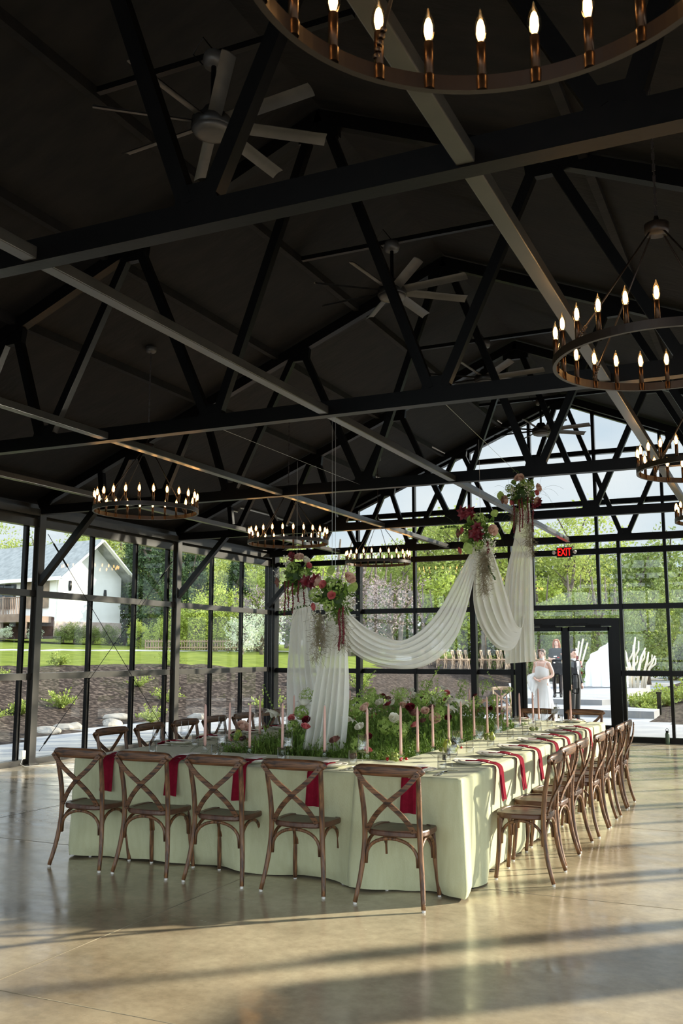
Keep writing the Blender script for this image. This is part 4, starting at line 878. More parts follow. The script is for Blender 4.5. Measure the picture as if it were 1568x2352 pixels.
panel('p1', edge([(-4.711, 2.30), (-4.787, 1.832), (-4.825, 1.323), (-4.83, .76)], 9.1), edge([(-4.579, 2.30), (-4.489, 1.829), (-4.384, 1.328), (-4.20, .76)], 9.1), 6, .035, 'sheer white drape falling from the farthest left flower cluster', 1)
panel('p2', edge([(-3.50, 2.03), (-3.571, 1.711), (-3.66, 1.33), (-3.77, .78)], 7.40), edge([(-3.35, 2.03), (-3.34, 1.673), (-3.335, 1.238), (-3.365, .78)], 7.40), 6, .035, 'tall sheer white drape falling into the meadow from the lowest cluster', 2)
UP = [(-3.33, 7.35, 2.02), (-3.273, 7.35, 1.921), (-3.19, 7.55, 1.804), (-3.068, 7.75, 1.724), (-3.002, 7.95, 1.734), (-2.908, 8.15, 1.842), (-2.828, 8.35, 2.026), (-2.74, 8.55, 2.291), (-2.61, 8.75, 2.62)]
LO = [(-3.37, 7.35, 1.96), (-3.378, 7.35, 1.80), (-3.395, 7.55, 1.637), (-3.276, 7.75, 1.513), (-3.067, 7.95, 1.459), (-2.884, 8.15, 1.499), (-2.729, 8.35, 1.671), (-2.649, 8.55, 1.962), (-2.54, 8.75, 2.60)]
panel('p3', UP, LO, 6, .026, 'long sheer white swag sagging between the two middle flower clusters', 3, 70, 60, True, .06)
A4 = [(-2.56, 8.75, 2.62), (-2.605, 8.78, 2.468), (-2.713, 9.029, 2.152), (-2.757, 9.307, 1.927), (-2.741, 9.586, 1.756), (-2.709, 9.864, 1.646), (-2.661, 10.143, 1.628), (-2.644, 10.421, 1.695), (-2.66, 10.7, 1.845), (-2.67, 10.75, 2.0)]
B4 = [(-2.50, 8.75, 2.66), (-2.44, 8.78, 2.578), (-2.435, 9.029, 2.4), (-2.449, 9.307, 2.204), (-2.469, 9.586, 1.998), (-2.506, 9.864, 1.918), (-2.549, 10.143, 1.889), (-2.59, 10.421, 1.882), (-2.634, 10.7, 1.92), (-2.62, 10.75, 2.05)]
panel('p4', B4, A4, 5, .026, 'short sheer white loop between the two right flower clusters', 4, 60, 50, True, .05)
panel('p5', edge([(-2.66, 3.35), (-2.737, 2.907), (-2.841, 2.504), (-2.872, 2.1), (-2.86, 1.799), (-2.868, 1.481)], 10.8), edge([(-2.54, 3.35), (-2.528, 2.897), (-2.53, 2.493), (-2.532, 2.093), (-2.531, 1.797), (-2.520, 1.505)], 10.8), 6, .035, 'sheer white drape hanging straight from the highest flower cluster', 5)

# ================================================================== the grounds
MULCH = mat('dark_bark_mulch', (40, 33, 29), 0.95, 0.0, (98, 86, 77), 9, bump=1.0, bscale=16, spec=0.1, detail=12, lo=0.46, hi=0.72)
LAWN = mat('spring_lawn', (84, 96, 30), 0.9, 0.0, (110, 120, 46), 1.6, bump=0.8, bscale=14, spec=0.1, detail=9)
GRAVEL = mat('tan_gravel', (168, 146, 122), 0.95, 0.0, (196, 174, 148), 3, bump=0.4, bscale=12, spec=0.1)
PAVE = mat('pale_concrete_paving', (146, 146, 148), 0.8, 0.0, (162, 161, 160), 1.5, spec=0.3)
CURB = mat('grey_step_riser', (120, 120, 121), 0.85, 0.0, (134, 133, 132), 3)
PL_ = [(-12.2, -60), (-12.2, 9), (-12.8, 13), (-14.0, 18.2), (-12.6, 21.2), (-9.8, 23.6), (-7.3, 25.2), (-7.8, 29), (-9.5, 36), (-13, 60), (-24, 120)]
PR_ = [(-5.4, 60), (-4.9, 36), (-4.35, 28.5), (-3.1, 25.4), (-3.0, 24.2), (-2.0, 23.2), (0, 22.2), (4, 21), (16, 20), (60, 18)]
def sdist(x, y, P, side):
    best = 1e9; sg = 1
    for (ax, ay), (bx, by) in zip(P, P[1:]):
        dx, dy = bx - ax, by - ay; t = max(0, min(1, ((x - ax) * dx + (y - ay) * dy) / (dx * dx + dy * dy))); ex, ey = x - ax - t * dx, y - ay - t * dy; d = ex * ex + ey * ey
        if d < best: best = d; sg = 1 if dx * ey - dy * ex > 0 else -1
    return sqrt(best) * sg * side
def hgt(x, y):
    dl = sdist(x, y, PL_, 1); dr = sdist(x, y, PR_, 1) if x > -30 else -99
    z = -0.03
    if dl > 0:
        hm = 1.30 - 0.85 * sm(-17, -8.5, x); z = -0.03 + hm * sm(0, 6, dl) + 0.040 * max(0, dl - 6) + .03 * noise.noise(Vector((x * 1.5, y * 1.5, 0))) * sm(0, 1, dl)
    elif dr > 0: z = -0.03 + 1.0 * sm(0, 7, dr) + .02 * max(0, dr - 7) + .04 * noise.noise(Vector((x * 1.5, y * 1.5, 0))) * sm(0, 1, dr)
    return z
def zone(x, y):
    dl = sdist(x, y, PL_, 1); dr = sdist(x, y, PR_, 1) if x > -30 else -99
    if dl > 0:
        if dl < 5.6 + .4 * sin(x): return 0
        if x > -14.5 and y > 22 and dl > 6.9 and dl < 26: return 2
        if 16.5 < dl < 18 and x < -15: return 3
        return 1
    if dr > 0:
        if dr > 4.2 + 1.2 * sin(x * .7 + 1) or (dr > .8 and x > -0.6 and noise.noise(Vector((x * .5, y * .5, 2))) > -.25): return 1
        return 0
    return 3
def lin(a, c, n): return [a + (c - a) * i / n for i in range(n + 1)]
xs = [-110, -95, -80, -70, -62, -55] + lin(-50, 8, 106) + [11, 15, 20, 28, 40, 60]; ys = [-40, -30, -20, -12, -6] + lin(0, 48, 88) + lin(50, 80, 15) + [86, 95, 110, 130]
H_ = [[hgt(x, y) for y in ys] for x in xs]; Z_ = [MB(), MB(), MB(), MB()]
for i in range(len(xs) - 1):
    for j in range(len(ys) - 1):
        mx_, my_ = (xs[i] + xs[i + 1]) / 2, (ys[j] + ys[j + 1]) / 2
        if XL + .8 < mx_ < XR - .8 and YB < my_ < YF - 1.0: continue
        Z_[zone(mx_, my_)].add([(xs[i], ys[j], H_[i][j]), (xs[i + 1], ys[j], H_[i + 1][j]), (xs[i + 1], ys[j + 1], H_[i + 1][j + 1]), (xs[i], ys[j + 1], H_[i][j + 1])], [(0, 1, 2, 3)])
for mb, nm, m, l in zip(Z_, ('mulch_bed', 'lawn', 'gravel_path', 'patio'), (MULCH, LAWN, GRAVEL, PAVE), ('dark mulch banks rising outside the glass walls', 'bright green lawn beyond the mulch bank', 'tan gravel path up to the ceremony chairs', 'pale paved patio and walk around the glass hall')):
    tag(mb.build(nm, m, None, True), l, 'ground', kind='structure')
# steps and platform outside the door
def slab(pts, z, name, label):
    n = len(pts); b = MB(); b.k = 0; b.add([(x, y, z) for x, y in pts], [tuple(range(n))]); b.k = 1
    b.add([(x, y, z) for x, y in pts] + [(x, y, -0.05) for x, y in pts], [(i, i + n, (i + 1) % n + n, (i + 1) % n) for i in range(n)])
    o = b.build(name, [PAVE, CURB], fix=True); tag(o, label, 'step', kind='structure')
slab([(-7.15, 25.5), (-2.95, 25.2), (-2.95, 26.4), (-4.2, 27.2), (-4.2, 30), (-7.6, 30)], .15, 'patio_step', 'lower grey concrete step outside the double door')
slab([(-7.45, 27.7), (-4.6, 27.5), (-4.25, 28.4), (-4.5, 33), (-4.9, 41), (-10.8, 41), (-8.6, 33)], .30, 'patio_platform', 'upper pale concrete platform behind the wedding couple')
gr_ = random.Random(77)
# low plants in the mulch
TUFT = mat('young_shrub_leaves', (126, 142, 56), 0.7, 0.0, (158, 170, 84), 10, trans=.3)
def tuft(seed, n=42, h=.42, w=.5):
    rr = random.Random(seed); b = MB()
    for _ in range(n):
        a = rr.uniform(0, 6.28); sprig(b, curve((0, 0, 0), (cos(a) * rr.uniform(.2, 1.3), sin(a) * rr.uniform(.2, 1.3), 1), h * rr.uniform(.6, 1.1), .5, rr, 6, .1), rr, .055, 1, .003, .35)
    return b.build('young_shrub', TUFT)
TU_ = [tuft(1), tuft(2, 30, .5), tuft(3, 60, .34)]
for o in TU_: tag(o, 'x', 'shrub')
pts = [(-17.1, 14.3), (-15.0, 15.2), (-18, 18.5), (-15.9, 18.4), (-16.0, 21.6), (-15.5, 16.6), (-13.6, 18.9), (-14.9, 21.4), (-13.2, 25.8), (-11.7, 26.8), (-10.6, 25.2), (-9.9, 29.0), (-8.6, 27.4), (-12.6, 22.8), (-9.0, 26.0), (-12.2, 28.2), (-16.8, 24.2), (-18.6, 21.3), (-19.5, 16.4), (-14.4, 13.4)]
for i, (x, y) in enumerate(pts):
    o = place(TU_[i % 3], I4, (x, y), i * 1.3, hgt(x, y) - .02, 'small yellow-green shrub planted in the mulch bank', 'young shrubs in the mulch'); o.scale = (gr_.uniform(.8, 1.25),) * 3
# bushes on the right mound
for i, (x, y, s) in enumerate([(-3.6, 29.0, 1.2), (-3.1, 29.8, 1.4), (-2.6, 30.6, 1.5), (-3.9, 30.2, 1.3), (-3.2, 31.2, 1.4), (-2.2, 31.6, 1.5), (-3.4, 27.4, .8), (-1.2, 25.0, .7), (.2, 26.0, .9), (-4.2, 31.8, 1.1)]):
    o = place(TU_[(i + 2) % 3], I4, (x, y), i * 1.7, hgt(x, y) - .02, 'spreading lime green ground shrub on the mound right of the door', 'ground shrubs on the right mound'); o.scale = (s * 1.3, s * 1.3, s)
b = MB()
for i in range(2600):
    x, y = gr_.uniform(-2.4, 3.5), gr_.uniform(23.6, 31)
    if zone(x, y) != 1: continue
    z = hgt(x, y); a = gr_.uniform(0, 6.3); h = gr_.uniform(.05, .14)
    b.add([(x - .01 * cos(a), y - .01 * sin(a), z), (x + .01 * cos(a), y + .01 * sin(a), z), (x + gr_.uniform(-.05, .05), y, z + h)], [(0, 1, 2)])
tag(b.build('grass_tufts', TUFT), 'ragged bright grass on the mound right of the door', 'grass', kind='stuff')
for i, (x, y) in enumerate([(-4.25, 29.2), (-2.96, 26.5)]):
    b = MB(); b.box((0, 0, .28), (.10, .10, .56)); b.box((0, 0, .58), (.14, .14, .05)); o = b.build('path_light', STEEL, loc=(x, y, -.02)); tag(o, ['dark square path light beside the upper platform', 'dark square path light at the end of the lower step'][i], 'path light')
SB = mat('grey_boulder', (128, 124, 116), .9, 0, (156, 150, 140), 2, bump=.6, bscale=5)
for i, (x, y) in enumerate([(-13.7, 15.5), (-14.0, 16.4), (-13.9, 17.8), (-13.3, 20.4), (-14.6, 18.9)]):
    b = MB(); b.ell((0, 0, .03), (.34, .2, .11), 16, 10); b.v = [tuple(Vector(p) * (1 + .35 * noise.noise(Vector(p) * 5 + Vector((i, 0, 0))))) for p in b.v]; o = b.build('flat_stone', SB, None, False, loc=(x, y, hgt(x, y))); o.rotation_euler = (0, 0, i); tag(o, 'flat grey stone at the foot of the mulch bank', 'stone', 'stones at the mulch edge')

# trees
TRUNK = mat('tree_bark', (72, 62, 52), .95, 0, (104, 92, 78), 3, bump=.5, bscale=8)
TL = {'spring': mat('spring_tree_leaves', (134, 146, 66), .7, 0, (166, 176, 94), .6, trans=.35), 'mid': mat('mid_green_tree_leaves', (98, 112, 54), .7, 0, (130, 144, 76), .6, trans=.3),
      'dark': mat('evergreen_needles', (44, 62, 34), .8, 0, (72, 92, 48), .8, trans=.15), 'pink': mat('redbud_blossom', (138, 122, 116), .8, 0, (160, 144, 142), .8, trans=.3), 'yellow': mat('yellow_green_leaves', (150, 164, 62), .7, 0, (176, 188, 92), .6, trans=.35),
      'pale': mat('dogwood_blossom', (200, 204, 186), .8, 0, (176, 190, 150), .8, trans=.3)}
def tree_proto(kind, seed, H, Rr, n, lf, cone=False, low=.28):
    rr = random.Random(seed); t = thing('tree'); b = MB()
    b.tube([(rr.uniform(-.2, .2) * i, rr.uniform(-.2, .2) * i, H * .9 * i / 5) for i in range(6)], [.22 - .035 * i for i in range(6)], 7)
    ends = []
    for i in range(16):
        a = rr.uniform(0, 6.28); z0 = H * rr.uniform(low, .75); L = Rr * rr.uniform(.6, 1.0) * (1 if not cone else (1 - z0 / H) * 1.2)
        P = curve((0, 0, z0), (cos(a), sin(a), .7 if not cone else .05), L, -.3 if not cone else .2, rr, 5, .15); b.tube(P, [.07, .055, .04, .03, .02, .012], 5); ends += [P[5], P[3]]
    b.build('trunk', TRUNK, t)
    b = MB(); cl = []
    for i in range(70):
        if cone: z = H * (low * .5 + (1 - low * .5) * rr.random()); rmax = Rr * (1 - z / H) ** .8; a = rr.uniform(0, 6.28); r = rmax * rr.uniform(.5, 1); cl.append((Vector((r * cos(a), r * sin(a), z)), Rr * .22))
        elif i < 32: cl.append((ends[i % len(ends)] + Vector((rr.gauss(0, .3), rr.gauss(0, .3), rr.gauss(0, .4))), Rr * rr.uniform(.22, .36)))
        else:
            v = Vector((rr.gauss(0, 1), rr.gauss(0, 1), rr.gauss(0, 1))).normalized() * rr.uniform(.55, 1); cl.append((Vector((v.x * Rr * .85, v.y * Rr * .85, H * (low + 1) / 2 + v.z * H * (1 - low) / 2 * .95)), Rr * rr.uniform(.2, .34)))
    vs = []; fs = []
    for i in range(n):
        c, r = cl[rr.randrange(len(cl))]; p = c + Vector((rr.gauss(0, 1), rr.gauss(0, 1), rr.gauss(0, .8))).normalized() * r * rr.random() ** .4
        d = Vector((rr.gauss(0, 1), rr.gauss(0, 1), rr.gauss(0, 1))).normalized(); e = d.cross(Vector((rr.gauss(0, 1), rr.gauss(0, 1), rr.gauss(0, 1)))).normalized(); s = lf * rr.uniform(.6, 1.3)
        k = len(vs); vs += [p - d * s, p + e * s * .55, p + d * s, p - e * s * .55]; fs.append((k, k + 1, k + 2, k + 3))
    b.add(vs, fs); b.build('crown', TL[kind], t); tag(t, 'x', 'tree'); return t
TP = {'spring': [tree_proto('spring', 41, 11, 3.6, 5200, .13, low=.2), tree_proto('spring', 42, 12, 3.2, 3600, .13, low=.3)], 'mid': [tree_proto('mid', 43, 10, 3.4, 5600, .14, low=.12), tree_proto('mid', 44, 11, 3.2, 4200, .13, low=.25)],
      'dark': [tree_proto('dark', 45, 9, 2.6, 6500, .12, True, .05)], 'pink': [tree_proto('pink', 46, 6.5, 3.0, 1500, .10, low=.25)], 'yellow': [tree_proto('yellow', 47, 5.5, 2.6, 4200, .11, low=.05)],
      'bush': [tree_proto('mid', 48, 3.6, 2.4, 4200, .11, low=0.0)], 'pale': [tree_proto('pale', 49, 4.5, 2.2, 2600, .10, low=.1)], 'thin': [tree_proto('spring', 50, 12.5, 1.9, 2300, .10, low=.5)]}
TLb = {'spring': 'leafy spring green tree in the woods beyond the hall', 'mid': 'dense mid green tree in the woods beyond the hall', 'dark': 'dark conical evergreen tree beyond the lawn', 'pink': 'flowering redbud with mauve pink blossom at the wood edge', 'yellow': 'low yellow-green tree at the wood edge', 'bush': 'rounded green undergrowth bush at the wood edge', 'pale': 'white flowering dogwood by the lawn path', 'thin': 'tall thin young tree standing above the woods'}
FW = Vector((-sin(radians(24.632)), cos(radians(24.632)), 0)); RT = Vector((cos(radians(24.632)), sin(radians(24.632)), 0))
def plant(kind, lat, dep, s=1.0, sz=None):
    p = RT * lat + FW * dep; pr = TP[kind][gr_.randrange(len(TP[kind]))]; first = pr.name not in protos
    o = place(pr, I4, (p.x, p.y), gr_.uniform(0, 6.28), hgt(p.x, p.y) - .15, TLb[kind], TLb[kind] + ' group'); o.scale = (s, s, sz or s); o['group'] = kind + ' trees beyond the glass'
# woods: (lateral, depth) along the backdrop
for i in range(17): plant(gr_.choice(['spring', 'spring', 'mid']), -14 + i * 2.2 + gr_.uniform(-.5, .5), 62 + gr_.uniform(-2, 3), gr_.uniform(.52, .66) if i < 9 else gr_.uniform(.84, 1.02))
for i in range(15): plant(gr_.choice(['spring', 'mid', 'mid']), -20 + i * 3.4 + gr_.uniform(-.8, .8), 74 + gr_.uniform(-3, 3), gr_.uniform(.72, .92) * (1.25 if i > 8 else 1))
for i in range(12): plant(gr_.choice(['mid', 'spring']), -34 + i * 3.6 + gr_.uniform(-.8, .8), 90 + gr_.uniform(-3, 3), gr_.uniform(.9, 1.05))
for i in range(15): plant(gr_.choice(['bush', 'bush', 'yellow']), -9.6 + i * 2.3 + gr_.uniform(-.4, .4), 57 + gr_.uniform(-1.5, 1.5), gr_.uniform(.75, 1.05))
for l, d_, s in ((-10.2, 55, .82), (-12.2, 60, .95), (-14.4, 66, .9), (-9.2, 60, .75), (-6.2, 56, .62), (-11.2, 66, 1.0), (-13.4, 62, .8)): plant('dark', l, d_, s)
for l, d_, s in ((-10.6, 50, .28), (-9.4, 49, .3), (-7.6, 49, .5), (-6.6, 50, .62), (-8.6, 50, .4)): plant('yellow', l, d_, s)
for l, d_, s in ((-3.8, 50, .62), (.4, 52, .8), (2.6, 50, .72), (-2.4, 54, .7), (-6.4, 54, .55)): plant('pink', l, d_, s)
plant('pale', -4.6, 44, .42); plant('pale', -3.8, 46, .5)
for l, d_, s in ((13.4, 56, .86), (15.2, 58, .74), (4.0, 60, .6)): plant('thin', l, d_, s)
for i in range(9): plant('mid', 10 + i * 2.0, 48 + gr_.uniform(-1, 2), gr_.uniform(.42, .55))
# bare leaning trunks at the wood edge
for i in range(26):
    l, d_ = gr_.uniform(-2, 17), gr_.uniform(52, 56); p = RT * l + FW * d_; b = MB(); h = gr_.uniform(4, 7); dx = gr_.uniform(-.6, .6)
    b.tube([(dx * t * t, 0, h * t) for t in (0, .25, .5, .75, 1)], [.16, .14, .12, .09, .05], 7)
    b.tube([(dx * .25, 0, h * .5), (dx * .25 + .5, .1, h * .75), (dx + .7, .2, h)], [.08, .06, .03], 6)
    o = b.build('bare_trunk', TRUNK, None, True, loc=(p.x, p.y, hgt(p.x, p.y) - .1)); tag(o, 'slim bare grey tree trunk at the edge of the woods', 'tree trunk', 'bare trunks at the wood edge')
# little fence by the lawn path
FEN = mat('weathered_fence_wood', (128, 108, 86), .9)
t = thing('picket_fence', tuple(RT * -6.6 + FW * 47 + Vector((0, 0, 1.75)))); t.rotation_euler = (0, 0, radians(24.6 + 8))
b = MB(); b.box((0, 0, .42), (6, .04, .06)); b.box((0, 0, .12), (6, .04, .06)); b.build('rail', FEN, t); b = MB()
for i in range(49): b.box((-3 + i * .125, .03, .25), (.05, .02, .5))
b.build('pickets', FEN, t); tag(t, 'low brown picket fence running behind the lawn path', 'fence')

# ================================================================== house on the hill
WS = mat('white_siding', (226, 224, 218), .7, 0, (232, 230, 224), 2); ROOFM = mat('grey_roof_shingles', (128, 130, 128), .9, 0, (152, 153, 150), 3, bump=.4, bscale=10); STN = mat('mixed_field_stone', (96, 84, 70), .9, 0, (146, 124, 100), 1.6, bump=.5, bscale=4)
DKW = mat('brown_deck_timber', (120, 98, 84), .85, 0, (140, 118, 102), 2); BRK = mat('dark_red_brick', (62, 42, 36), .9, 0, (82, 56, 46), 4); DG = mat('dark_house_window', (40, 46, 46), .1, 0, spec=.8)
hz = 2.55; h = thing('house', (-38.3, 43.42, hz), radians(-10)); tag(h, 'white gabled house with grey shingle roof and deck on the hill at left', 'house')
# local: +y along the gable wall (away), -x along the facade; gable wall is the plane x = 0
GW, EV, PK, LN = 5.0, 4.0, 5.9, 16.0
b = MB(); b.add([(0, 0, 0), (0, GW, 0), (0, GW, EV - .2), (0, GW / 2, PK - .15), (0, 0, EV - .2), (-LN, 0, 0), (-LN, GW, 0), (-LN, GW, EV - .2), (-LN, GW / 2, PK - .15), (-LN, 0, EV - .2)], [(0, 1, 2, 3, 4), (9, 8, 7, 6, 5), (0, 4, 9, 5), (1, 6, 7, 2)]); b.build('walls', WS, h)
b = MB(); ov, rk = .5, 1.0
for s in (-1, 1):
    ye = GW / 2 + s * (GW / 2 + ov); ze = EV - .2 - (PK - EV) * ov / (GW / 2)
    b.add([(rk, GW / 2, PK), (rk, ye, ze), (-LN - 1, ye, ze), (-LN - 1, GW / 2, PK), (rk, GW / 2, PK - .14), (rk, ye, ze - .14), (-LN - 1, ye, ze - .14), (-LN - 1, GW / 2, PK - .14)], [(0, 1, 2, 3), (7, 6, 5, 4), (0, 4, 5, 1), (1, 5, 6, 2), (3, 2, 6, 7)])
b.build('roof', ROOFM, h)
b = MB()
for s in (-1, 1):
    ye = GW / 2 + s * (GW / 2 + ov + .03); ze = EV - .2 - (PK - EV) * ov / (GW / 2)
    b.bar((rk + .03, GW / 2, PK - .12), (rk + .03, ye, ze - .12), .06, .30, up=(1, 0, 0)); b.box((-LN / 2, ye, ze - .08), (LN + 2, .06, .22))
b.build('white_fascia', WS, h)
b = MB(); b.box((.03, GW * .5, .45), (.10, GW + .1, .9)); b.build('stone_base', mat('pale_stone_base', (170, 150, 138), .9, 0, (196, 180, 168), 2, bump=.4, bscale=4), h)
b = MB(); b.box((-1.7, -.05, 2.55), (2.2, .12, 1.7)); b.build('stone_panel', STN, h)
b = MB(); b.box((-7, -.04, .5), (13.9, .1, 1.25)); b.build('brick_basement', BRK, h)
for x in (-4.8, -8.6): 
    b = MB(); b.box((x, -.06, 2.45), (2.2, .1, 1.5)); w = b.build('window', STEEL, h); b = MB(); b.box((x - .52, -.12, 2.45), (.95, .03, 1.3)); b.box((x + .52, -.12, 2.45), (.95, .03, 1.3)); b.build('pane', DG, w)
for y, z in ((1.0, 3.0), (3.7, 2.6)):
    b = MB(); b.lathe([(0, 0), (.10, .02), (.13, .3), (.10, .6), (0, .62)], 12, Matrix.Translation((.03, y, z - .3)) @ Matrix.Diagonal((.35, 1, 1, 1))); b.build('wall_lantern', STEEL, h, True)
b = MB(); b.tube([(.06, .12, .9), (.06, .12, 3.5)], .05, 6); b.build('downspout', WS, h)
b = MB(); b.box((-7.2, -1.0, .98), (14.0, 2.0, .36)); b.box((-7.2, -1.95, 1.05), (14.0, .08, .44)); dk = b.build('deck', DKW, h)
b = MB()
for i in range(90): b.box((-.3 - i * .153, -1.95, 1.72), (.045, .045, .95))
for i in range(8): b.box((-.25 - i * 1.95, -1.95, 1.75), (.11, .11, 1.1))
b.box((-7.1, -1.95, 2.22), (13.9, .1, .06)); b.build('railing', DKW, dk)
b = MB()
for i in range(7): b.box((-.3 - i * 2.2, -1.8, .4), (.14, .14, 1.0))
b.build('deck_posts', DKW, dk)
for i, (lx, ly, s, k) in enumerate([(.7, .9, .30, 'bush'), (.8, 2.2, .26, 'bush'), (.9, 3.4, .28, 'bush'), (.6, .2, .24, 'bush')]):
    p = h.matrix_basis @ Vector((lx, ly, 0)); pr = TP[k][0]; o = place(pr, I4, (p.x, p.y), i, hgt(p.x, p.y) - .1 + .2, f'green shrub against the white gable wall, {ordn(i)} along it', 'shrubs at the house'); o.scale = (s,) * 3
for i, (lx, ly) in enumerate([(-.9, -2.7), (-2.9, -2.9), (.3, -1.6)]):
    p = h.matrix_basis @ Vector((lx, ly, 0)); pr = TP['pale'][0]; o = place(pr, I4, (p.x, p.y), i, hgt(p.x, p.y) + .1, f'pale dry grass mound below the deck, {ordn(i)} from the corner', 'pale mounds at the deck'); o.scale = (.24, .24, .16); o['category'] = 'shrub'

# ================================================================== ceremony area
CW = mat('chair_wood_sunlit_tint', (168, 140, 112), .5, 0, (196, 168, 138), 8); oc = make_chair(CW, CW, CW); tag(oc, 'x', 'chair')  # outdoor chair wood made pale, its sunlight put into the colour
place(oc, I4, (-5.5, 20.6), pi + .7, -.02, 'pale crossback chair standing alone outside left of the door', 'single outdoor chair'); oc.name = 'folding_crossback_chair'; KIDS.pop('folding_crossback_chair', None)
for r in range(3):
    for k in range(7):
        p = RT * (3.9 + r * 2.05 + k * .30) + FW * (47.5 - k * .55 - r * .4); o = copy_tree(oc, (p.x, p.y, .86 + .0 * k), radians(24.6) - 1.9); o['label'] = f'pale crossback ceremony chair on the gravel, {["left", "middle", "right"][r]} row'; o['group'] = f'ceremony chairs in the {["left", "middle", "right"][r]} row'
WHC = mat('white_satin_cloth', (236, 236, 236), .6, 0, (242, 242, 240), 3)
p = RT * 3.0 + FW * 46; b = MB(); b.box((0, 0, .3), (.6, .6, .6)); o = bevel(b.build('white_box', WHC, loc=(p.x, p.y, .86)), .03); tag(o, 'small white box beside the left row of ceremony chairs', 'box')
b = MB(); b.lathe([(0, 0), (.09, 0), (.09, .22), (.05, .27), (.04, .32), (0, .32)], 12); p = RT * 8.0 + FW * 46.2; tag(b.build('teal_bottle', mat('teal_enamel', (60, 190, 180), .3), None, True, loc=(p.x, p.y, 1.32)), 'teal bottle on the right row of ceremony chairs', 'bottle')
# tall draped cloth and white branches
b = MB(); Yd = 38.0
prof = [(-7.25, .34), (-7.0, .36), (-6.92, .60), (-6.86, 1.20), (-6.72, 1.52), (-6.45, 1.72), (-6.2, 1.90), (-5.98, 2.05), (-5.86, 2.42), (-5.72, 2.2), (-5.5, 1.6), (-5.35, .8), (-5.25, .34)]
def dr(u, v):
    q = interp([(x, 0, z) for x, z in prof], u); a = v * pi; cz = .32 + (q.z - .32) * sin(a) ** .6; return (q.x + .03 * sin(u * 60 + v * 5), Yd - cos(a) * .55 * (1.2 - .5 * (q.z / 2)) + .05 * sin(u * 46 + v * 3), cz)
b.grid(dr, 90, 24); tag(b.build('satin_drape', WHC, None, True), 'tall white satin cloth draped over a sloping frame on the platform', 'draped cloth')
BRN = mat('bleached_branch', (206, 194, 172), .8, 0, (222, 212, 194), 4)
t = thing('branch_sculpture', (-5.1, 37.5, .3)); 
for i, (dx, hh, bend) in enumerate([(-.15, 1.75, -.25), (.05, 1.9, .1), (.25, 1.5, .25), (.5, 1.35, .1), (.62, 1.2, .2), (-.35, 1.1, -.3), (-.05, 1.3, -.4)]):
    b = MB(); b.tube([(dx * .6, i * .05, 0), (dx * .8, i * .05, hh * .4), (dx + bend * .3, i * .05, hh * .75), (dx + bend, i * .05, hh)], [.06, .05, .04, .025], 8); b.tube([(dx * .9, i * .05, hh * .55), (dx + .2, i * .05, hh * .75), (dx + .22, i * .05, hh * .92)], [.035, .03, .02], 7); b.build('branch', BRN, t, True)
tag(t, 'cluster of bleached white upright branches right of the satin cloth', 'branches')
t = thing('branch_sculpture', (-7.25, 37.2, .3)); 
for i, (dx, hh) in enumerate([(.25, 1.75), (.4, 1.85), (.12, 1.5), (.55, 1.7)]):
    b = MB(); b.tube([(0, i * .05, 0), (dx * .5, i * .05, hh * .5), (dx, i * .05, hh)], [.05, .04, .03], 7); b.build('branch', BRN, t, True)
tag(t, 'bleached branches poking out behind the left of the satin cloth', 'branches')
t = thing('floor_flowers', (-7.12, 36.6, .3)); rr = random.Random(9); b = MB()
for _ in range(60): sprig(b, curve((rr.gauss(0, .08), rr.gauss(0, .08), 0), (rr.uniform(-.5, .5), rr.uniform(-.5, .5), 1), rr.uniform(.3, .95), .2, rr, 8, .1), rr, .09, 1, .004, .3)
b.build('foliage', LEAF, t)
for (x, z, m, r) in ((.15, 1.12, 'REDB', .09), (-.02, .95, 'P', .13), (.24, .9, 'P', .11), (.08, .8, 'P', .10), (.28, .55, 'REDB', .08), (.05, .5, 'REDB', .09), (.2, .35, 'P', .1), (-.1, .7, 'REDB', .07)):
    b = MB(); rose(b, align((x, -.2, z), (0, -1, .2), r), rr, 5, .6); b.build('bloom', REDB if m == 'REDB' else PINK, t, True)
tag(t, 'coral and red flowers standing left of the satin cloth', 'flowers')
# flask by the far wall
t = thing('water_flask', (-1.90, 18.0, 0)); b = MB(); b.lathe([(0, 0), (.036, 0), (.037, .01), (.037, .17), (.030, .20), (.022, .21), (0, .21)], 20); b.build('flask_body', mat('olive_green_enamel', (52, 70, 44), .4), t, True)
b = MB(); b.lathe([(0, .21), (.026, .21), (.026, .235), (0, .24)], 16); b.tube([(-.022, 0, .235), (-.022, 0, .262), (0, 0, .277), (.022, 0, .262), (.022, 0, .235)], .004, 6); b.build('loop_cap', STEEL, t, True); tag(t, 'olive green water flask standing by the far glass wall', 'water bottle')

# ================================================================== people
SKIN = mat('light_skin', (222, 176, 154), .55, 0, (230, 188, 168), 6); DARKC = mat('black_cotton', (28, 28, 30), .85, 0, (40, 40, 42), 12, bump=.2, bscale=60); TUX = mat('black_tuxedo_wool', (24, 24, 26), .8, 0, (32, 32, 34), 30)
GOWN = mat('white_bridal_chiffon', (232, 230, 226), .75, 0, (240, 238, 234), 6, trans=.2); HB = mat('brown_hair', (84, 60, 44), .6, 0, (110, 80, 58), 30); HR = mat('auburn_hair', (130, 70, 42), .6, 0, (168, 100, 60), 30); HD = mat('dark_brown_hair', (40, 30, 26), .6, 0, (58, 44, 36), 30)
def remesh(o, v, smooth=4):
    m = o.modifiers.new('remesh', 'REMESH'); m.mode = 'VOXEL'; m.voxel_size = v; m.use_smooth_shade = True
    s_ = o.modifiers.new('smooth', 'SMOOTH'); s_.iterations = smooth; s_.factor = .5; return o
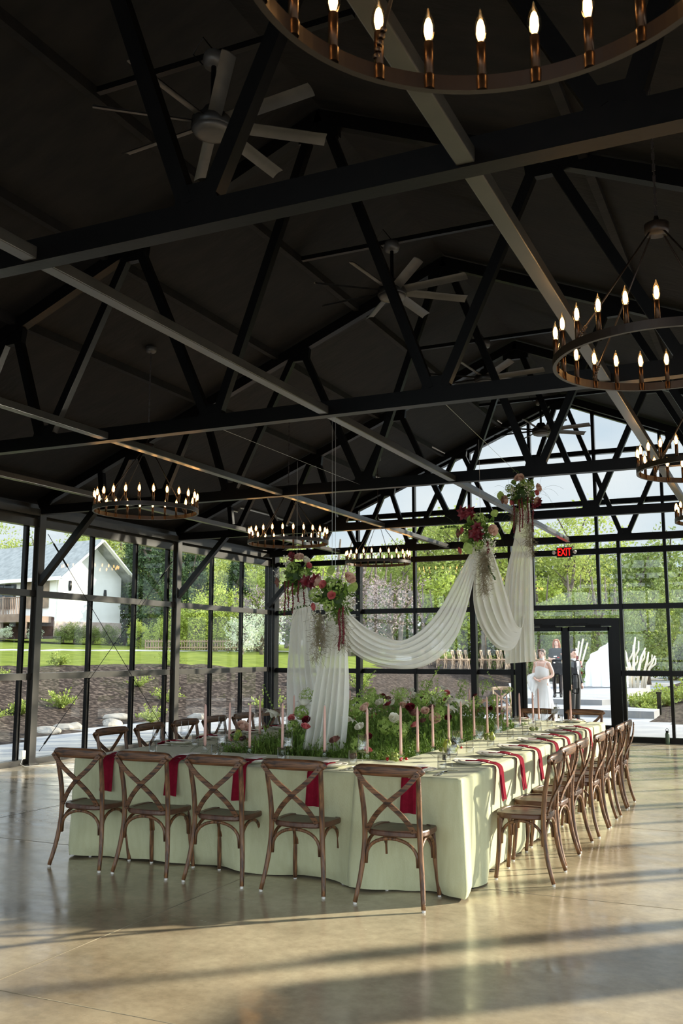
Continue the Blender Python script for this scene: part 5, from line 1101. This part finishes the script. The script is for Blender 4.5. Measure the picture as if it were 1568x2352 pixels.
def limb(b, P, r, n=10): 
    b.tube([interp(P, i / n) for i in range(n + 1)], [interp([(q, 0, 0) for q in r], i / n)[0] for i in range(n + 1)], 12); b.ell(P[0], r[0], 10, 8); b.ell(P[-1], r[-1], 10, 8)
def hand(b, w, d, up, s=1.0, curl=.5):
    w, d, up = Vector(w), Vector(d).normalized(), Vector(up).normalized(); sd_ = d.cross(up).normalized(); up = sd_.cross(d).normalized()
    b.tube([w, w + d * .03, w + d * .075], [.024, .030, .030], 10, sq=.55)
    for i, L in enumerate((.062, .072, .068, .052)):
        o = w + d * .075 + sd_ * (-.026 + i * .0175); m1 = o + d * L * .45 - up * L * .15 * curl; m2 = m1 + d * L * .35 - up * L * .4 * curl; b.tube([o - d * .02, o, m1, m2, m2 + (d * .3 - up * curl * .6) * L * .3], [.0095, .0095, .009, .008, .006], 8)
    o = w + d * .025 - sd_ * .024; b.tube([o, o - sd_ * .022 + d * .02, o - sd_ * .026 + d * .05], [.012, .0105, .008], 8)
def human(name, loc, rz, male, arms, S_=1.0):
    t = thing(name, loc, rz); t.scale = (S_,) * 3; k = 1.1 if male else 1.0; b = MB()
    sw = .185 if male else .160
    b.ell((0, 0, .95), (.155, .105, .13), 16, 10); b.tube([(0, 0, .93), (0, -.005, 1.06), (0, 0, 1.18), (0, .005, 1.30), (0, .01, 1.39), (0, .01, 1.44)], [.150, .125 * k, .145 * k, .160 * k, .135 * k, .06], 20, sq=.68)
    limb(b, [(-sw, .01, 1.375), (0, .01, 1.40), (sw, .01, 1.375)], [.052 * k, .06 * k, .052 * k]); b.tube([(0, .01, 1.36), (0, 0, 1.45), (0, -.012, 1.53)], [.062 * k, .047 * k, .047 * k], 14)
    if not male:
        for s in (-1, 1): b.ell((s * .068, -.085, 1.24), (.058, .05, .055), 12, 8)
    b.ell((0, .0, 1.612), (.072, .090, .098), 18, 14); b.ell((0, -.035, 1.553), (.050, .052, .052), 14, 10); b.ell((0, -.062, 1.53), (.022, .02, .018), 10, 8)
    b.tube([(0, -.086, 1.622), (0, -.100, 1.598), (0, -.106, 1.582)], [.008, .011, .014], 8)
    for s in (-1, 1): b.ell((s * .073, .005, 1.592), (.010, .018, .030), 8, 8); limb(b, [(s * .085, 0, .90), (s * .09, -.01, .70), (s * .092, -.012, .49), (s * .092, .012, .30), (s * .092, .015, .09)], [.088, .074, .053, .052, .036]); b.tube([(s * .092, .04, .04), (s * .095, -.04, .04), (s * .10, -.15, .03)], [.036, .038, .026], 10, sq=.7)
    for s, (el, wr, hd, up) in zip((-1, 1), arms):
        sh = (s * sw, .01, 1.37); limb(b, [sh, el, wr], [.050 * k, .038 * k, .025 * k]); hand(b, wr, hd, up)
    o = b.build('body', SKIN, t); remesh(o, .0075)
    e = MB()
    for s in (-1, 1): e.ell((s * .030, -.083, 1.606), (.012, .008, .007), 8, 6); e.tube([(s * .017, -.088, 1.628), (s * .034, -.088, 1.633), (s * .048, -.080, 1.627)], .0035, 5)
    e.build('eyes', HD, o, True); m_ = MB(); m_.ell((0, -.084, 1.550), (.024, .010, .0085), 10, 6); m_.build('mouth', mat('lips', (190, 110, 104), .5), o, True)
    return t
# bride
A_b = [((-.235, .03, 1.12), (-.10, -.165, 1.02), (1, -.25, -.25), (0, -.3, 1)), ((.235, .03, 1.12), (.10, -.17, 1.04), (-1, -.25, -.3), (0, -.3, 1))]
br = human('person', (-5.02, 22.1, -.02), -.20, False, A_b, 1.0); tag(br, 'bride in a long white gown standing outside the left door leaf, hands clasped', 'person')
b = MB(); 
def gw(u, v):
    a = v * 2 * pi; z = 1.29 - u * 1.27; top = [(.165, .150), (.168, .150), (.150, .118), (.180, .142), (.200, .165), (.225, .20), (.26, .24), (.30, .285), (.34, .33)]
    x, y, _ = interp([(p, q, 0) for p, q in top], u); f = 1 + .07 * sm(.3, 1, u) * sin(a * 13 + u * 2) + .03 * sm(.3, 1, u) * sin(a * 29)
    z += (.035 * abs(sin(a)) if False else .03 * cos(2 * a + pi) * (1 - u)) * (u < .1); return (x * f * cos(a), y * f * sin(a) - (.02 if u < .2 else 0), z)
b.grid(gw, 40, 130); b.build('gown', GOWN, br, True)
b = MB(); b.lathe([(.052, 1.455), (.054, 1.475), (.0535, 1.50), (.051, 1.515)], 20); b.build('choker', GOWN, br, True)
b = MB()
for s in (-1, 1): b.tube([(s * .10, -.115, 1.28), (s * .12, -.075, 1.39), (s * .12, .03, 1.435), (s * .11, .10, 1.30)], .006, 6)
b.build('strap', GOWN, br)
b = MB(); b.ell((0, .022, 1.635), (.082, .088, .088), 16, 10); b.ell((0, .095, 1.60), (.045, .04, .045), 12, 8); b.tube([(-.066, -.035, 1.66), (-.078, -.02, 1.60), (-.074, -.01, 1.54)], [.014, .014, .006], 8); b.tube([(.066, -.035, 1.66), (.078, -.02, 1.60), (.074, -.01, 1.54)], [.014, .014, .006], 8)
for s in (-1, 1): b.ell((s * .04, -.045, 1.68), (.05, .05, .028), 10, 8)
remesh(b.build('hair', HB, br), .008, 2)
b = MB()
def shw(u, v):
    q = interp([(-.14, -.03, 1.17), (-.25, -.06, 1.10), (-.235, -.13, .98), (-.20, -.19, .80), (-.12, -.20, .70)], u); w = .02 + .15 * sin(pi * min(1, u * 1.2)) ; return (q.x + (v - .35) * w * 1.6, q.y - .05 * sin(v * pi) + .015 * sin(v * 21), q.z - .10 * v + .02 * sin(v * 17 + u * 5))
b.grid(shw, 24, 24); b.build('shawl', GOWN, br, True)
# stylist in black
A_s = [((-.215, .02, 1.13), (-.13, -.17, 1.12), (.6, -.6, .2), (0, 0, 1)), ((.225, .02, 1.14), (.20, -.17, 1.22), (-.3, -.6, .5), (0, 0, 1))]
st = human('person.001', (-6.05, 28.6, .30), .12, False, A_s, 1.0); tag(st, 'red-haired woman in black top, apron and tights behind the bride', 'person')
def cover(t, nm, m, parts, v=.011, sm_=3):
    b = MB()
    for p in parts:
        if p[0] == 'l': limb(b, p[1], p[2])
        elif p[0] == 't': b.tube(p[1], p[2], 20, sq=p[3])
        else: b.ell(p[1], p[2], 14, 10)
    o = b.build(nm, m, t); return remesh(o, v, sm_)
cover(st, 'shirt', DARKC, [('t', [(0, 0, .90), (0, -.005, 1.06), (0, 0, 1.18), (0, .005, 1.30), (0, .01, 1.40), (0, .01, 1.45)], [.172, .142, .165, .178, .150, .075], .74), ('l', [(-.165, .01, 1.38), (0, .01, 1.40), (.165, .01, 1.38)], [.064, .066, .064]), ('l', [(-.165, .01, 1.37), (-.20, .015, 1.22)], [.062, .055]), ('l', [(.165, .01, 1.37), (.205, .015, 1.22)], [.062, .055]), ('e', (-.068, -.09, 1.24), (.066, .055, .06)), ('e', (.068, -.09, 1.24), (.066, .055, .06))])
b = MB(); b.grid(lambda u, v: ((v - .5) * (.22 + .14 * u), -.155 - .02 * cos((v - .5) * 3) + .012 * u, 1.34 - .68 * u), 14, 12); b.grid(lambda u, v: ((.185 + .01 * u) * cos(v * 2 * pi), (.145 + .01 * u) * sin(v * 2 * pi), .98 - .30 * u), 8, 30); ap = b.build('apron', DARKC, st, True)
for x, z, m, w in ((-.05, 1.20, PAPER, .05), (.06, 1.17, REDB, .06), (-.06, 1.02, PAPER, .05), (.0, 1.205, PAPER, .03)): b = MB(); b.box((x, -.182, z), (w, .01, .035)); b.build('badge', m, ap)
cover(st, 'tights', mat('sheer_black_tights', (44, 36, 36), .7), [('l', [(s * .085, 0, .90), (s * .09, -.01, .70), (s * .092, -.012, .49), (s * .092, .012, .30), (s * .092, .015, .10)], [.094, .079, .058, .057, .041]) for s in (-1, 1)])
for s in (-1, 1): cover(st, 'shoe', DARKC, [('l', [(s * .092, .04, .05), (s * .095, -.04, .045), (s * .10, -.16, .038)], [.046, .045, .034]), ('l', [(s * .092, .02, .06), (s * .092, .018, .13)], [.047, .045])], .010)
b = MB(); b.ell((0, .03, 1.63), (.088, .09, .092), 16, 10)
for s in (-1, 1): b.tube([(s * .05, -.05, 1.68), (s * .083, -.02, 1.60), (s * .09, .0, 1.50), (s * .085, .0, 1.40)], [.03, .032, .034, .018], 10); b.ell((s * .035, -.06, 1.675), (.05, .03, .028), 10, 8)
b.tube([(0, .07, 1.66), (0, .085, 1.55), (0, .08, 1.42)], [.07, .075, .04], 12); remesh(b.build('hair', HR, st), .009, 2)
# groom, facing right
A_g = [((-.225, .03, 1.12), (-.215, -.06, .90), (0, -.15, -1), (-1, 0, 0)), ((.225, .03, 1.12), (.215, -.06, .90), (0, -.15, -1), (1, 0, 0))]
gm = human('person.002', (-4.50, 23.1, -.02), radians(62), True, A_g, 1.0); tag(gm, 'groom in a black tuxedo and bow tie standing by the door mullion, facing right', 'person')
cover(gm, 'jacket', TUX, [('t', [(0, .01, .80), (0, .0, .95), (0, -.005, 1.06), (0, 0, 1.18), (0, .005, 1.30), (0, .01, 1.40), (0, .01, 1.45)], [.195, .19, .170, .182, .198, .17, .085], .72), ('l', [(-.185, .01, 1.38), (0, .01, 1.40), (.185, .01, 1.38)], [.072, .075, .072])] + [('l', [(s * .185, .01, 1.37), (s * .228, .03, 1.12), (s * .215, -.05, .925)], [.072, .058, .042]) for s in (-1, 1)])
cover(gm, 'trousers', TUX, [('l', [(s * .088, 0, .90), (s * .092, -.005, .49), (s * .094, .01, .08)], [.108, .078, .062]) for s in (-1, 1)] + [('e', (0, 0, .92), (.17, .12, .12))])
for s in (-1, 1): cover(gm, 'shoe', mat('black_shoe_leather', (16, 15, 15), .2), [('l', [(s * .094, .05, .04), (s * .097, -.04, .042), (s * .105, -.19, .030)], [.040, .044, .032])], .010)
b = MB(); b.grid(lambda u, v: ((v - .5) * (.10 - .06 * u), -.142 + .012 * cos((v - .5) * 3) + .012 * u * 0, 1.43 - .32 * u - 0), 10, 6); sh_ = b.build('shirt_front', WHC, gm, True)
b = MB(); b.lathe([(.064, 1.43), (.062, 1.47), (.058, 1.49)], 20); b.build('collar', WHC, gm, True)
b = MB(); b.ell((-.028, -.115, 1.445), (.030, .012, .018), 10, 6); b.ell((.028, -.115, 1.445), (.030, .012, .018), 10, 6); b.ell((0, -.118, 1.445), (.010, .012, .010), 8, 6); b.build('bow_tie', TUX, gm, True)
b = MB(); rose(b, align((.10, -.155, 1.30), (0, -1, .1), .03), rr, 4); b.build('boutonniere', REDB, gm, True)
b = MB(); b.ell((0, .022, 1.640), (.079, .090, .086), 16, 10); b.ell((0, -.05, 1.690), (.055, .045, .028), 12, 8); remesh(b.build('hair', HD, gm), .008, 2)
